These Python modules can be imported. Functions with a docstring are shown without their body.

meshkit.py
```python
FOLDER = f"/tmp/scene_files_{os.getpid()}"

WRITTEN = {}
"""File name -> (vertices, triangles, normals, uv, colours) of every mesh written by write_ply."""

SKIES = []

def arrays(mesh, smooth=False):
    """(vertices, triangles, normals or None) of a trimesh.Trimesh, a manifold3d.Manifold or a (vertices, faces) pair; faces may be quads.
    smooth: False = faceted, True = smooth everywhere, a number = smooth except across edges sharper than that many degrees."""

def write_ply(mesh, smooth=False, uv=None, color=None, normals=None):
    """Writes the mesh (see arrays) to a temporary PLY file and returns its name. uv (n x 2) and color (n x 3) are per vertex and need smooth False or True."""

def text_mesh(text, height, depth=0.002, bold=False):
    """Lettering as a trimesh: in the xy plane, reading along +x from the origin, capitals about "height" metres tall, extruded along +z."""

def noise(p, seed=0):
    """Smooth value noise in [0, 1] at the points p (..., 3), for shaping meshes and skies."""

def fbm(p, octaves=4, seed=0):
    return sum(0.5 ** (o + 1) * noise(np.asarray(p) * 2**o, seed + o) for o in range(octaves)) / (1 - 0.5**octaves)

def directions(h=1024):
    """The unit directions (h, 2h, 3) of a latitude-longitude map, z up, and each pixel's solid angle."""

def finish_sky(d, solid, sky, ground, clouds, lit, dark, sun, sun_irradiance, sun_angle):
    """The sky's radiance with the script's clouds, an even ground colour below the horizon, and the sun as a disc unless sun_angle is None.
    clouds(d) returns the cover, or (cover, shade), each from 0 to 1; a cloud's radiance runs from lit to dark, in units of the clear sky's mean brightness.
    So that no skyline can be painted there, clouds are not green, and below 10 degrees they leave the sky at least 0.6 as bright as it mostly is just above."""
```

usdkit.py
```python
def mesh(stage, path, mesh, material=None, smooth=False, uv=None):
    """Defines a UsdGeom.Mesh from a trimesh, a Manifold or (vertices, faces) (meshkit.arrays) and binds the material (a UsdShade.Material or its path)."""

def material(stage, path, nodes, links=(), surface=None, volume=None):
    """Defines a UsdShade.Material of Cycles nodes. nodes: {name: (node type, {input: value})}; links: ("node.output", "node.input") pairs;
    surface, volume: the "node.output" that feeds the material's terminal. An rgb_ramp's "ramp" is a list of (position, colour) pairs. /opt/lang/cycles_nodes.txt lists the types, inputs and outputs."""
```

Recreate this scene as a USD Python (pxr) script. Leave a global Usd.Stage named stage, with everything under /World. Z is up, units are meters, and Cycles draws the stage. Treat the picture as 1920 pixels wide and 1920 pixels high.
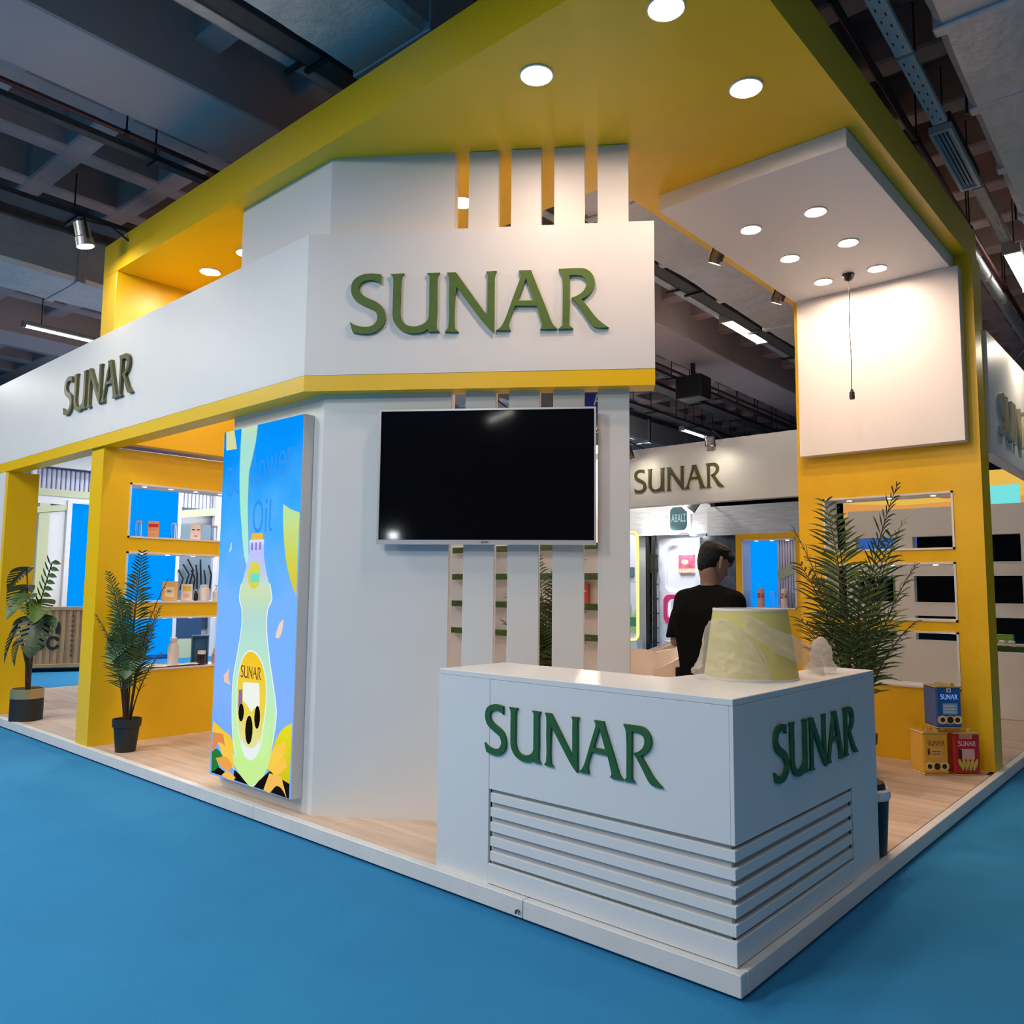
import math, random
import numpy as np, trimesh, manifold3d as mf
from shapely.geometry import Polygon, Point, LineString
from shapely.ops import unary_union
from shapely import affinity
from pxr import Usd, UsdGeom, UsdLux, UsdShade, Gf, Sdf
import usdkit, meshkit

random.seed(7)
rng = np.random.default_rng(7)
stage = Usd.Stage.CreateInMemory()
UsdGeom.SetStageUpAxis(stage, 'Z'); UsdGeom.SetStageMetersPerUnit(stage, 1.0)
UsdGeom.Xform.Define(stage, '/World'); UsdGeom.Scope.Define(stage, '/World/Looks')

# ------------------------------------------------------------------ camera
cam = UsdGeom.Camera.Define(stage, '/World/camera')
CAM = (1.514, -3.072, 1.600)
RT, DN, FW = (0.74716, 0.66457, 0.00970), (-0.05602, 0.07746, -0.99542), (-0.66230, 0.74321, 0.09485)
cam.AddTransformOp().Set(Gf.Matrix4d(*RT, 0, *[-c for c in DN], 0, *[-c for c in FW], 0, *CAM, 1))
cam.CreateHorizontalApertureAttr(36.0); cam.CreateFocalLengthAttr(36.0 * 1509.08 / 1920)
cam.CreateExposureAttr(0.0)
cam.CreateClippingRangeAttr((0.05, 200.0))

# ------------------------------------------------------------------ light of the hall
world = UsdLux.DomeLight.Define(stage, '/World/hall_air_light')
world.CreateIntensityAttr(0.25); world.CreateColorAttr(Gf.Vec3f(1.0, 0.9, 0.9))
def hall_light(name, x, y, z, w, l, power, col=(1.0, 0.985, 0.95)):
    r = UsdLux.RectLight.Define(stage, '/World/' + name)
    r.AddTranslateOp().Set((x, y, z)); r.AddRotateZOp().Set(1.7)
    r.CreateWidthAttr(w); r.CreateHeightAttr(l); r.CreateIntensityAttr(power * HALL); r.CreateColorAttr(Gf.Vec3f(*col))
HALL = 2.4
k = 0
for hx, hy, pw in ((-9.5, -3.2, 26), (-5.8, -3.4, 26), (-2.6, -4.4, 24), (0.6, -5.6, 20), (-8.0, -7.5, 26), (-3.5, -8.5, 26), (3.6, -2.0, 3), (3.8, 2.5, 2.5), (3.6, 8.0, 4), (-14.5, -1.0, 20), (-14.5, 6.0, 20), (-9.0, 13.0, 14)):
    k += 1
    hall_light('hall_lamp_%03d' % k, hx, hy, 5.2, 0.5, 1.6, pw)
WARM = (1.0, 0.70, 0.52)
LENS_POWER = 225.0

# ------------------------------------------------------------------ materials
MATS = {}
def M(name, color, rough=0.5, metal=0.0, spec=0.5, var=0.0, vscale=6.0, bump=0.0, bscale=60.0, coat=0.0, coord='object', emit=None, estr=0.0):
    if name in MATS: return MATS[name]
    nodes = {'p': ('principled_bsdf', {'base_color': color, 'roughness': rough, 'metallic': metal, 'specular_ior_level': spec, 'coat_weight': coat})}
    links = []
    if emit is not None:
        nodes['p'][1]['emission_color'] = emit; nodes['p'][1]['emission_strength'] = estr
    if var or bump:
        nodes['tc'] = ('texture_coordinate', {})
    if var:
        nodes['n'] = ('noise_texture', {'scale': vscale, 'detail': 4.0, 'roughness': 0.6})
        lo = [max(0, c * (1 - var)) for c in color]; hi = [min(1, c * (1 + var)) for c in color]
        nodes['r'] = ('rgb_ramp', {'ramp': [(0.25, lo), (0.75, hi)]})
        links += [('tc.' + coord, 'n.vector'), ('n.fac', 'r.fac'), ('r.color', 'p.base_color')]
    if bump:
        nodes['bn'] = ('noise_texture', {'scale': bscale, 'detail': 5.0, 'roughness': 0.6})
        nodes['b'] = ('bump', {'strength': bump, 'distance': 0.02})
        links += [('tc.' + coord, 'bn.vector'), ('bn.fac', 'b.height'), ('b.normal', 'p.normal')]
    MATS[name] = usdkit.material(stage, '/World/Looks/' + name, nodes, links, surface='p.BSDF')
    return MATS[name]
def EM(name, color, strength):
    if name not in MATS:
        MATS[name] = usdkit.material(stage, '/World/Looks/' + name, {'e': ('emission', {'color': color, 'strength': strength})}, [], surface='e.emission')
    return MATS[name]

white = M('white_paint', (0.76, 0.755, 0.745), 0.42, var=0.015, vscale=1.3)
cwhite = M('counter_white', (0.72, 0.735, 0.75), 0.34, var=0.01, vscale=2)
greywhite = M('grey_white_paint', (0.64, 0.64, 0.63), 0.5, var=0.02, vscale=2)
yellow = M('yellow_paint', (0.87, 0.535, 0.003), 0.36, var=0.02, vscale=1.5)
yellow_d = M('yellow_board', (0.86, 0.525, 0.003), 0.42, var=0.02, vscale=2)
green_l = M('letter_green', (0.075, 0.150, 0.018), 0.55, var=0.12, vscale=25)
green_c = M('letter_green_counter', (0.018, 0.115, 0.030), 0.5, var=0.12, vscale=25)
green_dk = M('letter_olive', (0.085, 0.085, 0.022), 0.35, var=0.1, vscale=25)
black = M('black_plastic', (0.012, 0.012, 0.013), 0.4)
blackm = M('black_metal', (0.02, 0.02, 0.022), 0.45, metal=0.4)
chrome = M('chrome', (0.75, 0.72, 0.70), 0.12, metal=1.0)
silver = M('silver_plastic', (0.62, 0.63, 0.65), 0.3, metal=0.3)
concrete = M('concrete', (0.40, 0.305, 0.295), 0.85, var=0.18, vscale=2.2, bump=0.25, bscale=30)
concrete_s = M('smooth_concrete', (0.52, 0.40, 0.385), 0.8, var=0.08, vscale=0.9, bump=0.08, bscale=40)
foil = M('foil_wrap', (0.56, 0.56, 0.575), 0.42, metal=0.35, var=0.10, vscale=3.5, bump=0.9, bscale=7)
trim_w = M('edge_trim_white', (0.70, 0.70, 0.69), 0.45, var=0.06, vscale=6)
galv = M('galvanised', (0.42, 0.43, 0.44), 0.5, metal=0.6, var=0.2, vscale=9)
redpipe = M('red_pipe', (0.10, 0.018, 0.018), 0.45)
darktray = M('dark_tray', (0.045, 0.04, 0.042), 0.6, var=0.3, vscale=8)
hallwall = M('hall_wall', (0.05, 0.052, 0.058), 0.85, var=0.2, vscale=0.5)
def ramp_mat(name, stops, rough, scale, coordscale=(1, 1, 1), bump=0.0, bscale=80, kind='noise_texture', extra=None, sheen=0.0):
    nodes = {'tc': ('texture_coordinate', {}), 'm': ('mapping', {'scale': coordscale}), 'n': (kind, {'scale': scale, **(extra or {'detail': 6.0, 'roughness': 0.62})}),
             'r': ('rgb_ramp', {'ramp': stops}), 'p': ('principled_bsdf', {'roughness': rough, 'sheen_weight': sheen})}
    links = [('tc.object', 'm.vector'), ('m.vector', 'n.vector'), ('n.fac', 'r.fac'), ('r.color', 'p.base_color')]
    if bump:
        nodes['bn'] = ('noise_texture', {'scale': bscale, 'detail': 6.0, 'roughness': 0.7}); nodes['b'] = ('bump', {'strength': bump, 'distance': 0.01})
        links += [('m.vector', 'bn.vector'), ('bn.fac', 'b.height'), ('b.normal', 'p.normal')]
    MATS[name] = usdkit.material(stage, '/World/Looks/' + name, nodes, links, surface='p.BSDF')
    return MATS[name]
carpet = ramp_mat('blue_carpet', [(0.2, (0.010, 0.185, 0.42)), (0.5, (0.012, 0.215, 0.47)), (0.8, (0.020, 0.245, 0.51))], 0.95, 0.55, bump=0.5, bscale=220)
woods = [ramp_mat('oak_plank_%d' % i, [(0.25, [c * f for c in (0.46, 0.335, 0.25)]), (0.5, [c * f for c in (0.58, 0.44, 0.335)]), (0.75, [c * f for c in (0.70, 0.55, 0.43)])], 0.5, 1.6, (0.7, 7, 1), bump=0.05, bscale=30) for i, f in enumerate((0.92, 1.0, 1.07))]

# ------------------------------------------------------------------ mesh helpers
def tm(v, f): return trimesh.Trimesh(np.asarray(v, float), np.asarray(f), process=False)
def box(x0, x1, y0, y1, z0, z1, b=0.0):
    c = np.array([(x0 + x1) / 2, (y0 + y1) / 2, (z0 + z1) / 2]); h = np.array([x1 - x0, y1 - y0, z1 - z0]) / 2
    if b <= 0:
        m = trimesh.creation.box(h * 2)
    else:
        b = min(b, h.min() * 0.45); p = []
        for s in np.ndindex(2, 2, 2):
            s = np.array(s) * 2 - 1
            for k in range(3):
                q = h - b; q[k] = h[k]; p.append(s * q)
        m = trimesh.convex.convex_hull(np.array(p))
    m.apply_translation(c); return m
def cat(*ms):
    out = []
    for m in ms: out += list(m) if isinstance(m, (list, tuple)) else [m]
    return trimesh.util.concatenate(out)
def lathe(profile, n=32):
    pr = np.array(profile, float); k = len(pr)
    a = np.arange(n) * 2 * np.pi / n
    v = np.stack([pr[:, 0][:, None] * np.cos(a), pr[:, 0][:, None] * np.sin(a), np.repeat(pr[:, 1][:, None], n, 1)], -1).reshape(-1, 3)
    f = []
    for i in range(k - 1):
        for j in range(n):
            j2 = (j + 1) % n
            f += [(i * n + j, i * n + j2, (i + 1) * n + j2), (i * n + j, (i + 1) * n + j2, (i + 1) * n + j)]
    return tm(v, f)
def tube(points, r, sides=8, caps=True):
    p = np.asarray(points, float); n = len(p); r = np.broadcast_to(r, (n,)).astype(float)
    t = np.gradient(p, axis=0); t /= np.linalg.norm(t, axis=1, keepdims=True) + 1e-12
    ref = np.array([0, 0, 1.0]) if abs(t[0][2]) < 0.9 else np.array([1.0, 0, 0])
    a = np.cross(t, ref); a /= np.linalg.norm(a, axis=1, keepdims=True) + 1e-12; b = np.cross(t, a)
    an = np.arange(sides) * 2 * np.pi / sides
    v = p[:, None] + r[:, None, None] * (np.cos(an)[None, :, None] * a[:, None] + np.sin(an)[None, :, None] * b[:, None])
    v = v.reshape(-1, 3); f = []
    for i in range(n - 1):
        for j in range(sides):
            j2 = (j + 1) % sides
            f += [(i * sides + j, (i + 1) * sides + j2, i * sides + j2), (i * sides + j, (i + 1) * sides + j, (i + 1) * sides + j2)]
    if caps:
        for e, o in ((0, 0), (n - 1, (n - 1) * sides)):
            c = len(v); v = np.vstack([v, p[e]])
            for j in range(sides):
                j2 = (j + 1) % sides
                f.append((c, o + j, o + j2) if e == 0 else (c, o + j2, o + j))
    return tm(v, f)
def cyl(x, y, z0, z1, r, n=24, r2=None):
    r2 = r if r2 is None else r2
    m = lathe([(1e-4, z0), (r, z0), (r2, z1), (1e-4, z1)], n); m.apply_translation((x, y, 0)); return m
def extr(poly, h):
    g = [q for q in getattr(poly, 'geoms', [poly]) if q.area > 1e-9]
    return cat([trimesh.creation.extrude_polygon(q, h, engine='earcut') for q in g])
def stand(m, t=None):
    """xy drawing -> xz plane facing -y (extruded z becomes -y)."""
    v = m.vertices.copy(); m = tm(np.stack([v[:, 0], -v[:, 2], v[:, 1]], 1), m.faces); return m
def xf(m, loc=(0, 0, 0), rz=0.0, rx=0.0, ry=0.0, s=1.0):
    m = m.copy()
    if s != 1.0: m.apply_scale(s)
    for a, ax in ((rx, (1, 0, 0)), (ry, (0, 1, 0)), (rz, (0, 0, 1))):
        if a: m.apply_transform(trimesh.transformations.rotation_matrix(math.radians(a), ax))
    m.apply_translation(loc); return m
def text(s, h, d=0.002, bold=True): return stand(meshkit.text_mesh(s, h, d, bold))

USED = set()
def uniq(parent, name):
    p = '%s/%s' % (parent, name); i = 0
    while p in USED:
        i += 1; p = '%s/%s_%03d' % (parent, name, i)
    USED.add(p); return p
def setdata(prim, label=None, cat_=None, group=None, kind=None):
    for k_, v_ in (('label', label), ('category', cat_), ('group', group), ('kind', kind)):
        if v_: prim.SetCustomDataByKey(k_, v_)
class Thing:
    """An Xform at the thing's base. add() takes world geometry when world=True, else local geometry."""
    def __init__(s, name, label=None, cat_=None, loc=(0, 0, 0), rz=0.0, group=None, kind=None, world=False):
        s.path = uniq('/World', name); x = UsdGeom.Xform.Define(stage, s.path)
        x.AddTranslateOp().Set(Gf.Vec3d(*map(float, loc))); x.AddRotateZOp().Set(float(rz))
        s.prim = x.GetPrim(); s.loc, s.rz, s.world = np.array(loc, float), rz, world
        setdata(s.prim, label, cat_, group, kind)
    def add(s, name, mesh, mat, parent=None, smooth=30, label=None, kind=None):
        m = mesh.copy()
        if s.world: m = xf(xf(m, -s.loc), rz=-s.rz)
        p = uniq(parent or s.path, name)
        pr = usdkit.mesh(stage, p, m, mat, smooth=smooth).GetPrim()
        setdata(pr, label, None, None, kind)
        return p
def copy_of(src, name, label, cat_, loc, rz=0.0, group=None, scale=None):
    p = uniq('/World', name); x = UsdGeom.Xform.Define(stage, p)
    x.GetPrim().GetReferences().AddInternalReference(src.path)
    x.ClearXformOpOrder(); x = UsdGeom.Xform(x.GetPrim())
    UsdGeom.XformCommonAPI(x)
    x.GetPrim().GetAttribute('xformOp:translate').Set(Gf.Vec3d(*map(float, loc)))
    x.GetPrim().GetAttribute('xformOp:rotateZ').Set(float(rz))
    order = ['xformOp:translate', 'xformOp:rotateZ']
    if scale:
        x.AddScaleOp().Set(Gf.Vec3f(*map(float, scale))); order.append('xformOp:scale')
    x.GetXformOpOrderAttr().Set(order)
    x.GetPrim().SetInstanceable(True)
    setdata(x.GetPrim(), label, cat_, group)
    return p

ZP = 0.10            # top of the stand's platform
AC = 35.2            # angle of the chamfered corner
UA = np.array([math.cos(math.radians(AC)), math.sin(math.radians(AC))]); NA = np.array([UA[1], -UA[0]])

# ================================================================== THE SETTING
t = Thing('floor', 'bright blue exhibition carpet covering the hall floor around the stand', 'floor', kind='structure')
t.add('carpet', box(-34, 22, -16, 34, -0.05, 0), carpet, smooth=False)
CE = 1.7             # the hall's grid is turned a little against the stand
def C(name, label=None, cat_=None, loc=(0, 0, 0), group=None, kind=None):
    a = math.radians(CE); x, y, z = loc
    return Thing(name, label, cat_, (x * math.cos(a) - y * math.sin(a), x * math.sin(a) + y * math.cos(a), z), CE, group, kind)
ceil = C('ceiling', 'grey waffle concrete ceiling of the hall with deep dark coffers', 'ceiling', kind='structure')
ceil.add('slab', box(-34, 16, -18, 34, 6.42, 6.6), concrete, smooth=False)
ribx = [-4.93 - 1.22 - 1.0 * i for i in range(26)] + [-3.72 + 1.0 * i for i in range(19)]
for x in ribx: ceil.add('rib', box(x - 0.12, x + 0.12, -18, 34, 6.0, 6.43, 0.02), concrete, smooth=False)
for i in range(-19, 36):
    y = 0.02 + 0.945 * i
    ceil.add('rib', box(-34, 16, y - 0.12, y + 0.12, 5.995, 6.43, 0.02), concrete, smooth=False)
for x in (-4.93, -13.2, -22.5):
    for j in range(6): ceil.add('beam', box(x - 0.415, x + 0.415, -13 + 7.9 * j - 4.99, -13 + 7.9 * j + 2.895, 5.6, 6.43, 0.015), concrete_s, smooth=False)
for nm, b in (('wall_back', (-34, 22, 33.6, 34, 0, 6.6)), ('wall_front', (-34, 22, -16.4, -16, 0, 6.6)), ('wall_left', (-34.4, -34, -16, 34, 0, 6.6)), ('wall_right', (22, 22.4, -16, 34, 0, 6.6))):
    p = uniq('/World', nm); pr = usdkit.mesh(stage, p, box(*b), hallwall, smooth=False).GetPrim()
    setdata(pr, 'dark far wall of the exhibition hall, %s side' % nm[5:], 'wall', None, 'structure')

# ---- services under the ceiling
def duct(label, x0, x1, z0, z1, ys):
    d = C('air_duct', label, 'duct', ((x0 + x1) / 2, ys[0], z0))
    xc, y0 = (x0 + x1) / 2, ys[0]
    for i in range(len(ys) - 1):
        a, b = ys[i] - y0, ys[i + 1] - y0
        m = box(x0 - xc, x1 - xc, a + 0.006, b - 0.006, 0, z1 - z0, 0.05)
        for _ in range(3): m = m.subdivide()
        v = m.vertices.copy(); q = v * [2.2, 1.7, 2.6] + [a, b, x0]
        v += (np.stack([meshkit.fbm(q, 3, 1), meshkit.fbm(q, 3, 5), meshkit.fbm(q, 3, 9)], -1) - 0.5) * [0.03, 0.0, 0.05]
        d.add('duct_section', tm(v, m.faces), foil, smooth=40)
        d.add('seam_strip', box(x0 - xc - 0.012, x1 - xc + 0.012, b - 0.05, b + 0.05, -0.012, z1 - z0 + 0.01, 0.01), foil, smooth=False)
    for y in ys[::2]:
        for sx in (-1, 1):
            d.add('hanger_rod', box(sx * ((x1 - x0) / 2 + 0.03) - 0.008, sx * ((x1 - x0) / 2 + 0.03) + 0.008, y - y0 - 0.008, y - y0 + 0.008, 0.0, 6.0 - z0), blackm, smooth=False)
    return d
duct('crumpled silver foil-wrapped air duct passing over the middle of the yellow canopy', -2.97, -2.2, 5.25, 5.75, [-4.0 + 1.45 * i for i in range(15)])
duct('broad silver foil-wrapped air duct in the upper right corner of the photo', 0.36, 2.3, 5.2, 5.7, [-1.0 + 1.12 * i for i in range(15)])
duct('bluish silver air duct far left, seen beside the yellow end of the canopy', -9.52, -8.55, 5.2, 5.78, [-5.0 + 1.9 * i for i in range(14)])
duct('distant silver air duct deep in the hall behind the rear sign', -12.0, -10.9, 5.2, 5.78, [8.0 + 1.9 * i for i in range(10)])
def run(name, label, cat_, mesh, mat, loc):
    d = C(name, label, cat_, loc); return d
def pipe(label, x, z, r, mat, y0=-10, y1=26, sleeves=None, name='ceiling_pipe'):
    d = C(name, label, 'pipe', (x, y0, z))
    d.add('pipe_length', tube([(0, 0, 0), (0, y1 - y0, 0)], r, 12), mat)
    n = int((y1 - y0) / 2.2)
    for i in range(n):
        yy = 1.0 + 2.2 * i
        d.add('hanger', cat(box(-0.006, 0.006, yy - 0.006, yy + 0.006, r, 6.05 - z), tube([(0, yy - 0.02, 0), (0, yy + 0.02, 0)], r + 0.008, 12)), blackm, smooth=False)
    if sleeves:
        for i in range(int((y1 - y0) / 1.0)):
            d.add('insulation_sleeve', tube([(0, i * 1.0 + 0.03, 0), (0, i * 1.0 + 0.97, 0)], sleeves, 16), galv)
    return d
pipe('thin dark red sprinkler pipe beside the smooth beam at upper left', -5.43, 5.5, 0.022, redpipe)
pipe('dark red sprinkler pipe running just outside the right edge of the canopy', -0.18, 5.5, 0.026, redpipe)
pipe('insulated grey pipe beyond the top right corner of the yellow frame', -0.22, 5.33, 0.03, galv, y0=5.5, y1=26, sleeves=0.06)
pipe('dark red pipe deep in the hall behind the slats', -6.0, 5.45, 0.03, redpipe, y0=8.0)
def tray(label, x, w, z, y0, y1, mat, h=0.05):
    d = C('cable_tray', label, 'cable tray', (x, y0, z))
    L = y1 - y0
    d.add('tray_base', box(-w / 2, w / 2, 0, L, 0, 0.006), mat, smooth=False)
    for s in (-1, 1): d.add('tray_side', box(s * w / 2 - 0.004, s * w / 2 + 0.004, 0, L, 0, h), mat, smooth=False)
    c = [tube([(-w / 2 + w * (j + 0.6) / 4, yy, 0.02 + 0.01 * math.sin(yy * 3 + j)) for yy in np.linspace(0.02, L - 0.02, 40)], 0.012, 5) for j in range(3)]
    d.add('cables', cat(c), black, label='black cables lying in the tray')
    for i in range(int(L / 1.9)):
        d.add('hanger_rod', box(-0.006, 0.006, i * 1.9 + 0.5, i * 1.9 + 0.512, 0.0, 6.02 - z), blackm, smooth=False)
        d.add('crossbar', box(-w / 2 - 0.05, w / 2 + 0.05, i * 1.9 + 0.48, i * 1.9 + 0.52, -0.025, 0.0), blackm, smooth=False)
    return d
tray('narrow dark cable tray beside the red pipe at upper left', -5.53, 0.09, 5.4, -8, 24, darktray)
tray('grey steel cable tray running left of the middle silver duct', -3.40, 0.10, 5.4, -8, 24, galv)
tray('dark cable tray filled with black cables hugging the middle silver duct', -3.12, 0.16, 5.3, -8, 24, darktray)
tray('black cable tray crossing the upper left behind the tall spotlight', -7.55, 0.28, 5.5, -6, 24, darktray)
tray('grey cable tray right of the canopy leading to the bright strip lamp', 0.09, 0.10, 5.42, 5.3, 6.9, galv)
tray('dark cable tray deep in the hall above the rear SUNAR panel', -5.9, 0.25, 5.3, 7, 26, darktray)
tray('second dark cable tray deep in the hall above the rear sign', -7.0, 0.2, 5.3, 9, 28, darktray)
def strip(label, x, y0, y1, z, w=0.16, on=True, power=26.0, col=(1.0, 0.96, 0.88)):
    d = C('strip_lamp', label, 'ceiling lamp', (x, (y0 + y1) / 2, z)); h = (y1 - y0) / 2
    d.add('housing', box(-w / 2, w / 2, -h, h, 0.03, 0.09, 0.01), galv, smooth=False)
    d.add('diffuser', box(-w / 2 + 0.01, w / 2 - 0.01, -h + 0.01, h - 0.01, 0.0, 0.03, 0.008), EM('strip_glow_%d_%d' % (int(power * 10), int(col[2] * 100)), col, power), smooth=False)
    for s in (-1, 1):
        d.add('end_cap', box(-w / 2 - 0.004, w / 2 + 0.004, s * h - 0.02, s * h + 0.02, -0.004, 0.094), galv, smooth=False)
        d.add('hanger_rod', box(-0.005, 0.005, s * h * 0.7 - 0.005, s * h * 0.7 + 0.005, 0.09, 5.99 - z), blackm, smooth=False)
strip('bright strip lamp seen through the gap between front panel and white hood', -3.29, 7.05, 8.3, 5.3, 0.17, power=24)
strip('bright warm strip lamp at the right edge of the photo', 0.13, 6.85, 8.3, 5.3, 0.17, power=24)
strip('bluish strip lamp at far left above the long fascia', -10.95, 0.9, 2.4, 5.2, 0.07, power=5, col=(0.75, 0.85, 1.0))
strip('dim distant strip lamp above the rear SUNAR panel', -7.3, 13.3, 14.5, 5.25, 0.12, power=3, col=(0.9, 0.95, 1.0))
strip('small distant strip lamp just right of the last slat', -9.3, 12.3, 13.2, 5.2, 0.12, power=6, col=(0.9, 0.95, 1.0))
d = C('perforated_trunking', 'white perforated cable trunking at the top right of the photo', 'cable trunking', (0.07, 1.0, 5.4))
d.add('channel', cat(box(-0.055, 0.055, 0, 1.78, 0.0, 0.05, 0.004), box(-0.055, 0.055, 1.82, 2.87, 0.0, 0.05, 0.004)), M('white_trunking', (0.72, 0.75, 0.74), 0.4), smooth=False)
d.add('slot', cat([box(-0.03 + 0.045 * (i % 2), -0.022 + 0.045 * (i % 2), 0.05 + i * 0.07, 0.085 + i * 0.07, -0.002, 0.001) for i in range(40) if abs(0.07 + i * 0.07 - 1.8) > 0.05]), black, smooth=False)
for yy in (0.6, 2.1): d.add('hanger_rod', box(-0.006, 0.006, yy, yy + 0.012, 0.05, 0.6), blackm, smooth=False)
d = C('air_diffuser', 'white slatted air diffuser hanging right of the canopy edge', 'air vent', (0.05, 4.57, 5.38))
d.add('frame', cat(box(-0.085, 0.085, -0.62, -0.585, 0, 0.06), box(-0.085, 0.085, 0.585, 0.62, 0, 0.06), box(-0.085, -0.06, -0.585, 0.585, 0, 0.06), box(0.06, 0.085, -0.585, 0.585, 0, 0.06)), M('vent_white', (0.75, 0.72, 0.70), 0.4), smooth=False)
for i in range(4): d.add('slat', xf(box(-0.014, 0.014, -0.585, 0.585, -0.002, 0.002), (-0.043 + 0.029 * i, 0, 0.03), ry=35), M('vent_white', 0), smooth=False)
d.add('plenum_box', box(-0.08, 0.08, -0.6, 0.6, 0.06, 0.16), darktray, smooth=False)
for yy in (-0.5, 0.5): d.add('hanger_rod', box(-0.005, 0.005, yy, yy + 0.01, 0.16, 0.63), blackm, smooth=False)
d = C('speaker_box', 'black box hung from the ceiling beam behind the front panel', 'speaker', (-5.1, 9.6, 4.95))
d.add('cabinet', box(-0.25, 0.25, -0.2, 0.2, 0, 0.4, 0.02), black, smooth=False); d.add('bracket', box(-0.03, 0.03, -0.03, 0.03, 0.4, 0.66), blackm, smooth=False)

# ================================================================== THE STAND: PLATFORM
pl = Thing('stand_platform', 'low raised exhibition platform with wood-look floor and white edge trim', 'platform', (-5.7, 5.2, 0), world=True)
pl.add('base', box(-11.36, -0.03, 0.03, 10.4, 0.0, 0.088), M('shadow_gap', (0.015, 0.02, 0.05), 0.8), smooth=False)
pl.add('rear_deck', box(-11.33, -0.06, 6.62, 10.37, 0.088, 0.099), woods[1], smooth=False, label='plain rear part of the wood-look floor')
pw, plen = 0.243, 1.42
for r in range(27):
    off = (r * 0.53) % plen; x = -11.33 - off
    while x < -0.06:
        a, b = max(x, -11.33), min(x + plen, -0.06)
        if b - a > 0.05: pl.add('plank', box(a + 0.0008, b - 0.0008, 0.06 + r * pw + 0.0008, 0.06 + (r + 1) * pw - 0.0008, 0.088, 0.0995 + 0.0004 * rng.random()), woods[int(rng.integers(3))], smooth=False)
        x += plen
xs = [-11.4, -8.45, -6.0, -3.57, -1.13, 0.0]
for i in range(5): pl.add('edge_trim', box(xs[i] + 0.0015, xs[i + 1] - 0.0015, 0.0, 0.055, 0.014, 0.102, 0.003), trim_w, smooth=False)
ys = [0.055, 2.45, 4.9, 7.35, 10.4]
for i in range(4): pl.add('edge_trim', box(-0.055, 0.0, ys[i] + 0.0015, ys[i + 1] - 0.0015, 0.014, 0.102, 0.003), trim_w, smooth=False)
for i in range(4): pl.add('edge_trim', box(-11.4, -11.345, ys[i] + 0.0015, ys[i + 1] - 0.0015, 0.014, 0.102, 0.003), trim_w, smooth=False)
pl.add('tape_scrap', xf(tube([(0, 0, 0.0), (0.008, -0.004, 0.016), (0.022, -0.004, 0.022), (0.03, -0.004, 0.018), (0.026, -0.004, 0.002)], 0.0035, 6), (-1.175, -0.003, 0.03)), black, label='black scrap of tape at the trim joint')

# ------------------------------------------------------------------ canopy
cp = Thing('canopy', 'big yellow L-shaped canopy frame standing over the whole booth', 'canopy', (-3.5, 1.0, 4.6), world=True)
lm = trimesh.creation.extrude_polygon(Polygon([(-6.70, 0.0), (-0.09, 0.0), (-0.09, 5.2), (-1.81, 5.2), (-1.81, 1.72), (-6.70, 1.72)]), 0.325, engine='earcut'); lm.apply_translation((0, 0, 4.63))
cp.add('roof_frame', lm, yellow, smooth=False)
cp.add('end_wall', box(-6.70, -6.38, 0.0, 1.72, 2.96, 4.63, 0.004), yellow, smooth=False)
nw = Thing('niche_wall', 'yellow end wall at right with three white-lined openings', 'wall panel', (-0.85, 4.98, ZP), world=True)
NX0, NX1, NY0, NY1 = -1.68, -0.055, 4.83, 5.14
NZ = ((0.752, 1.258), (1.345, 1.872), (1.985, 2.505))
OX0, OX1 = -1.435, -0.285
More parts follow.
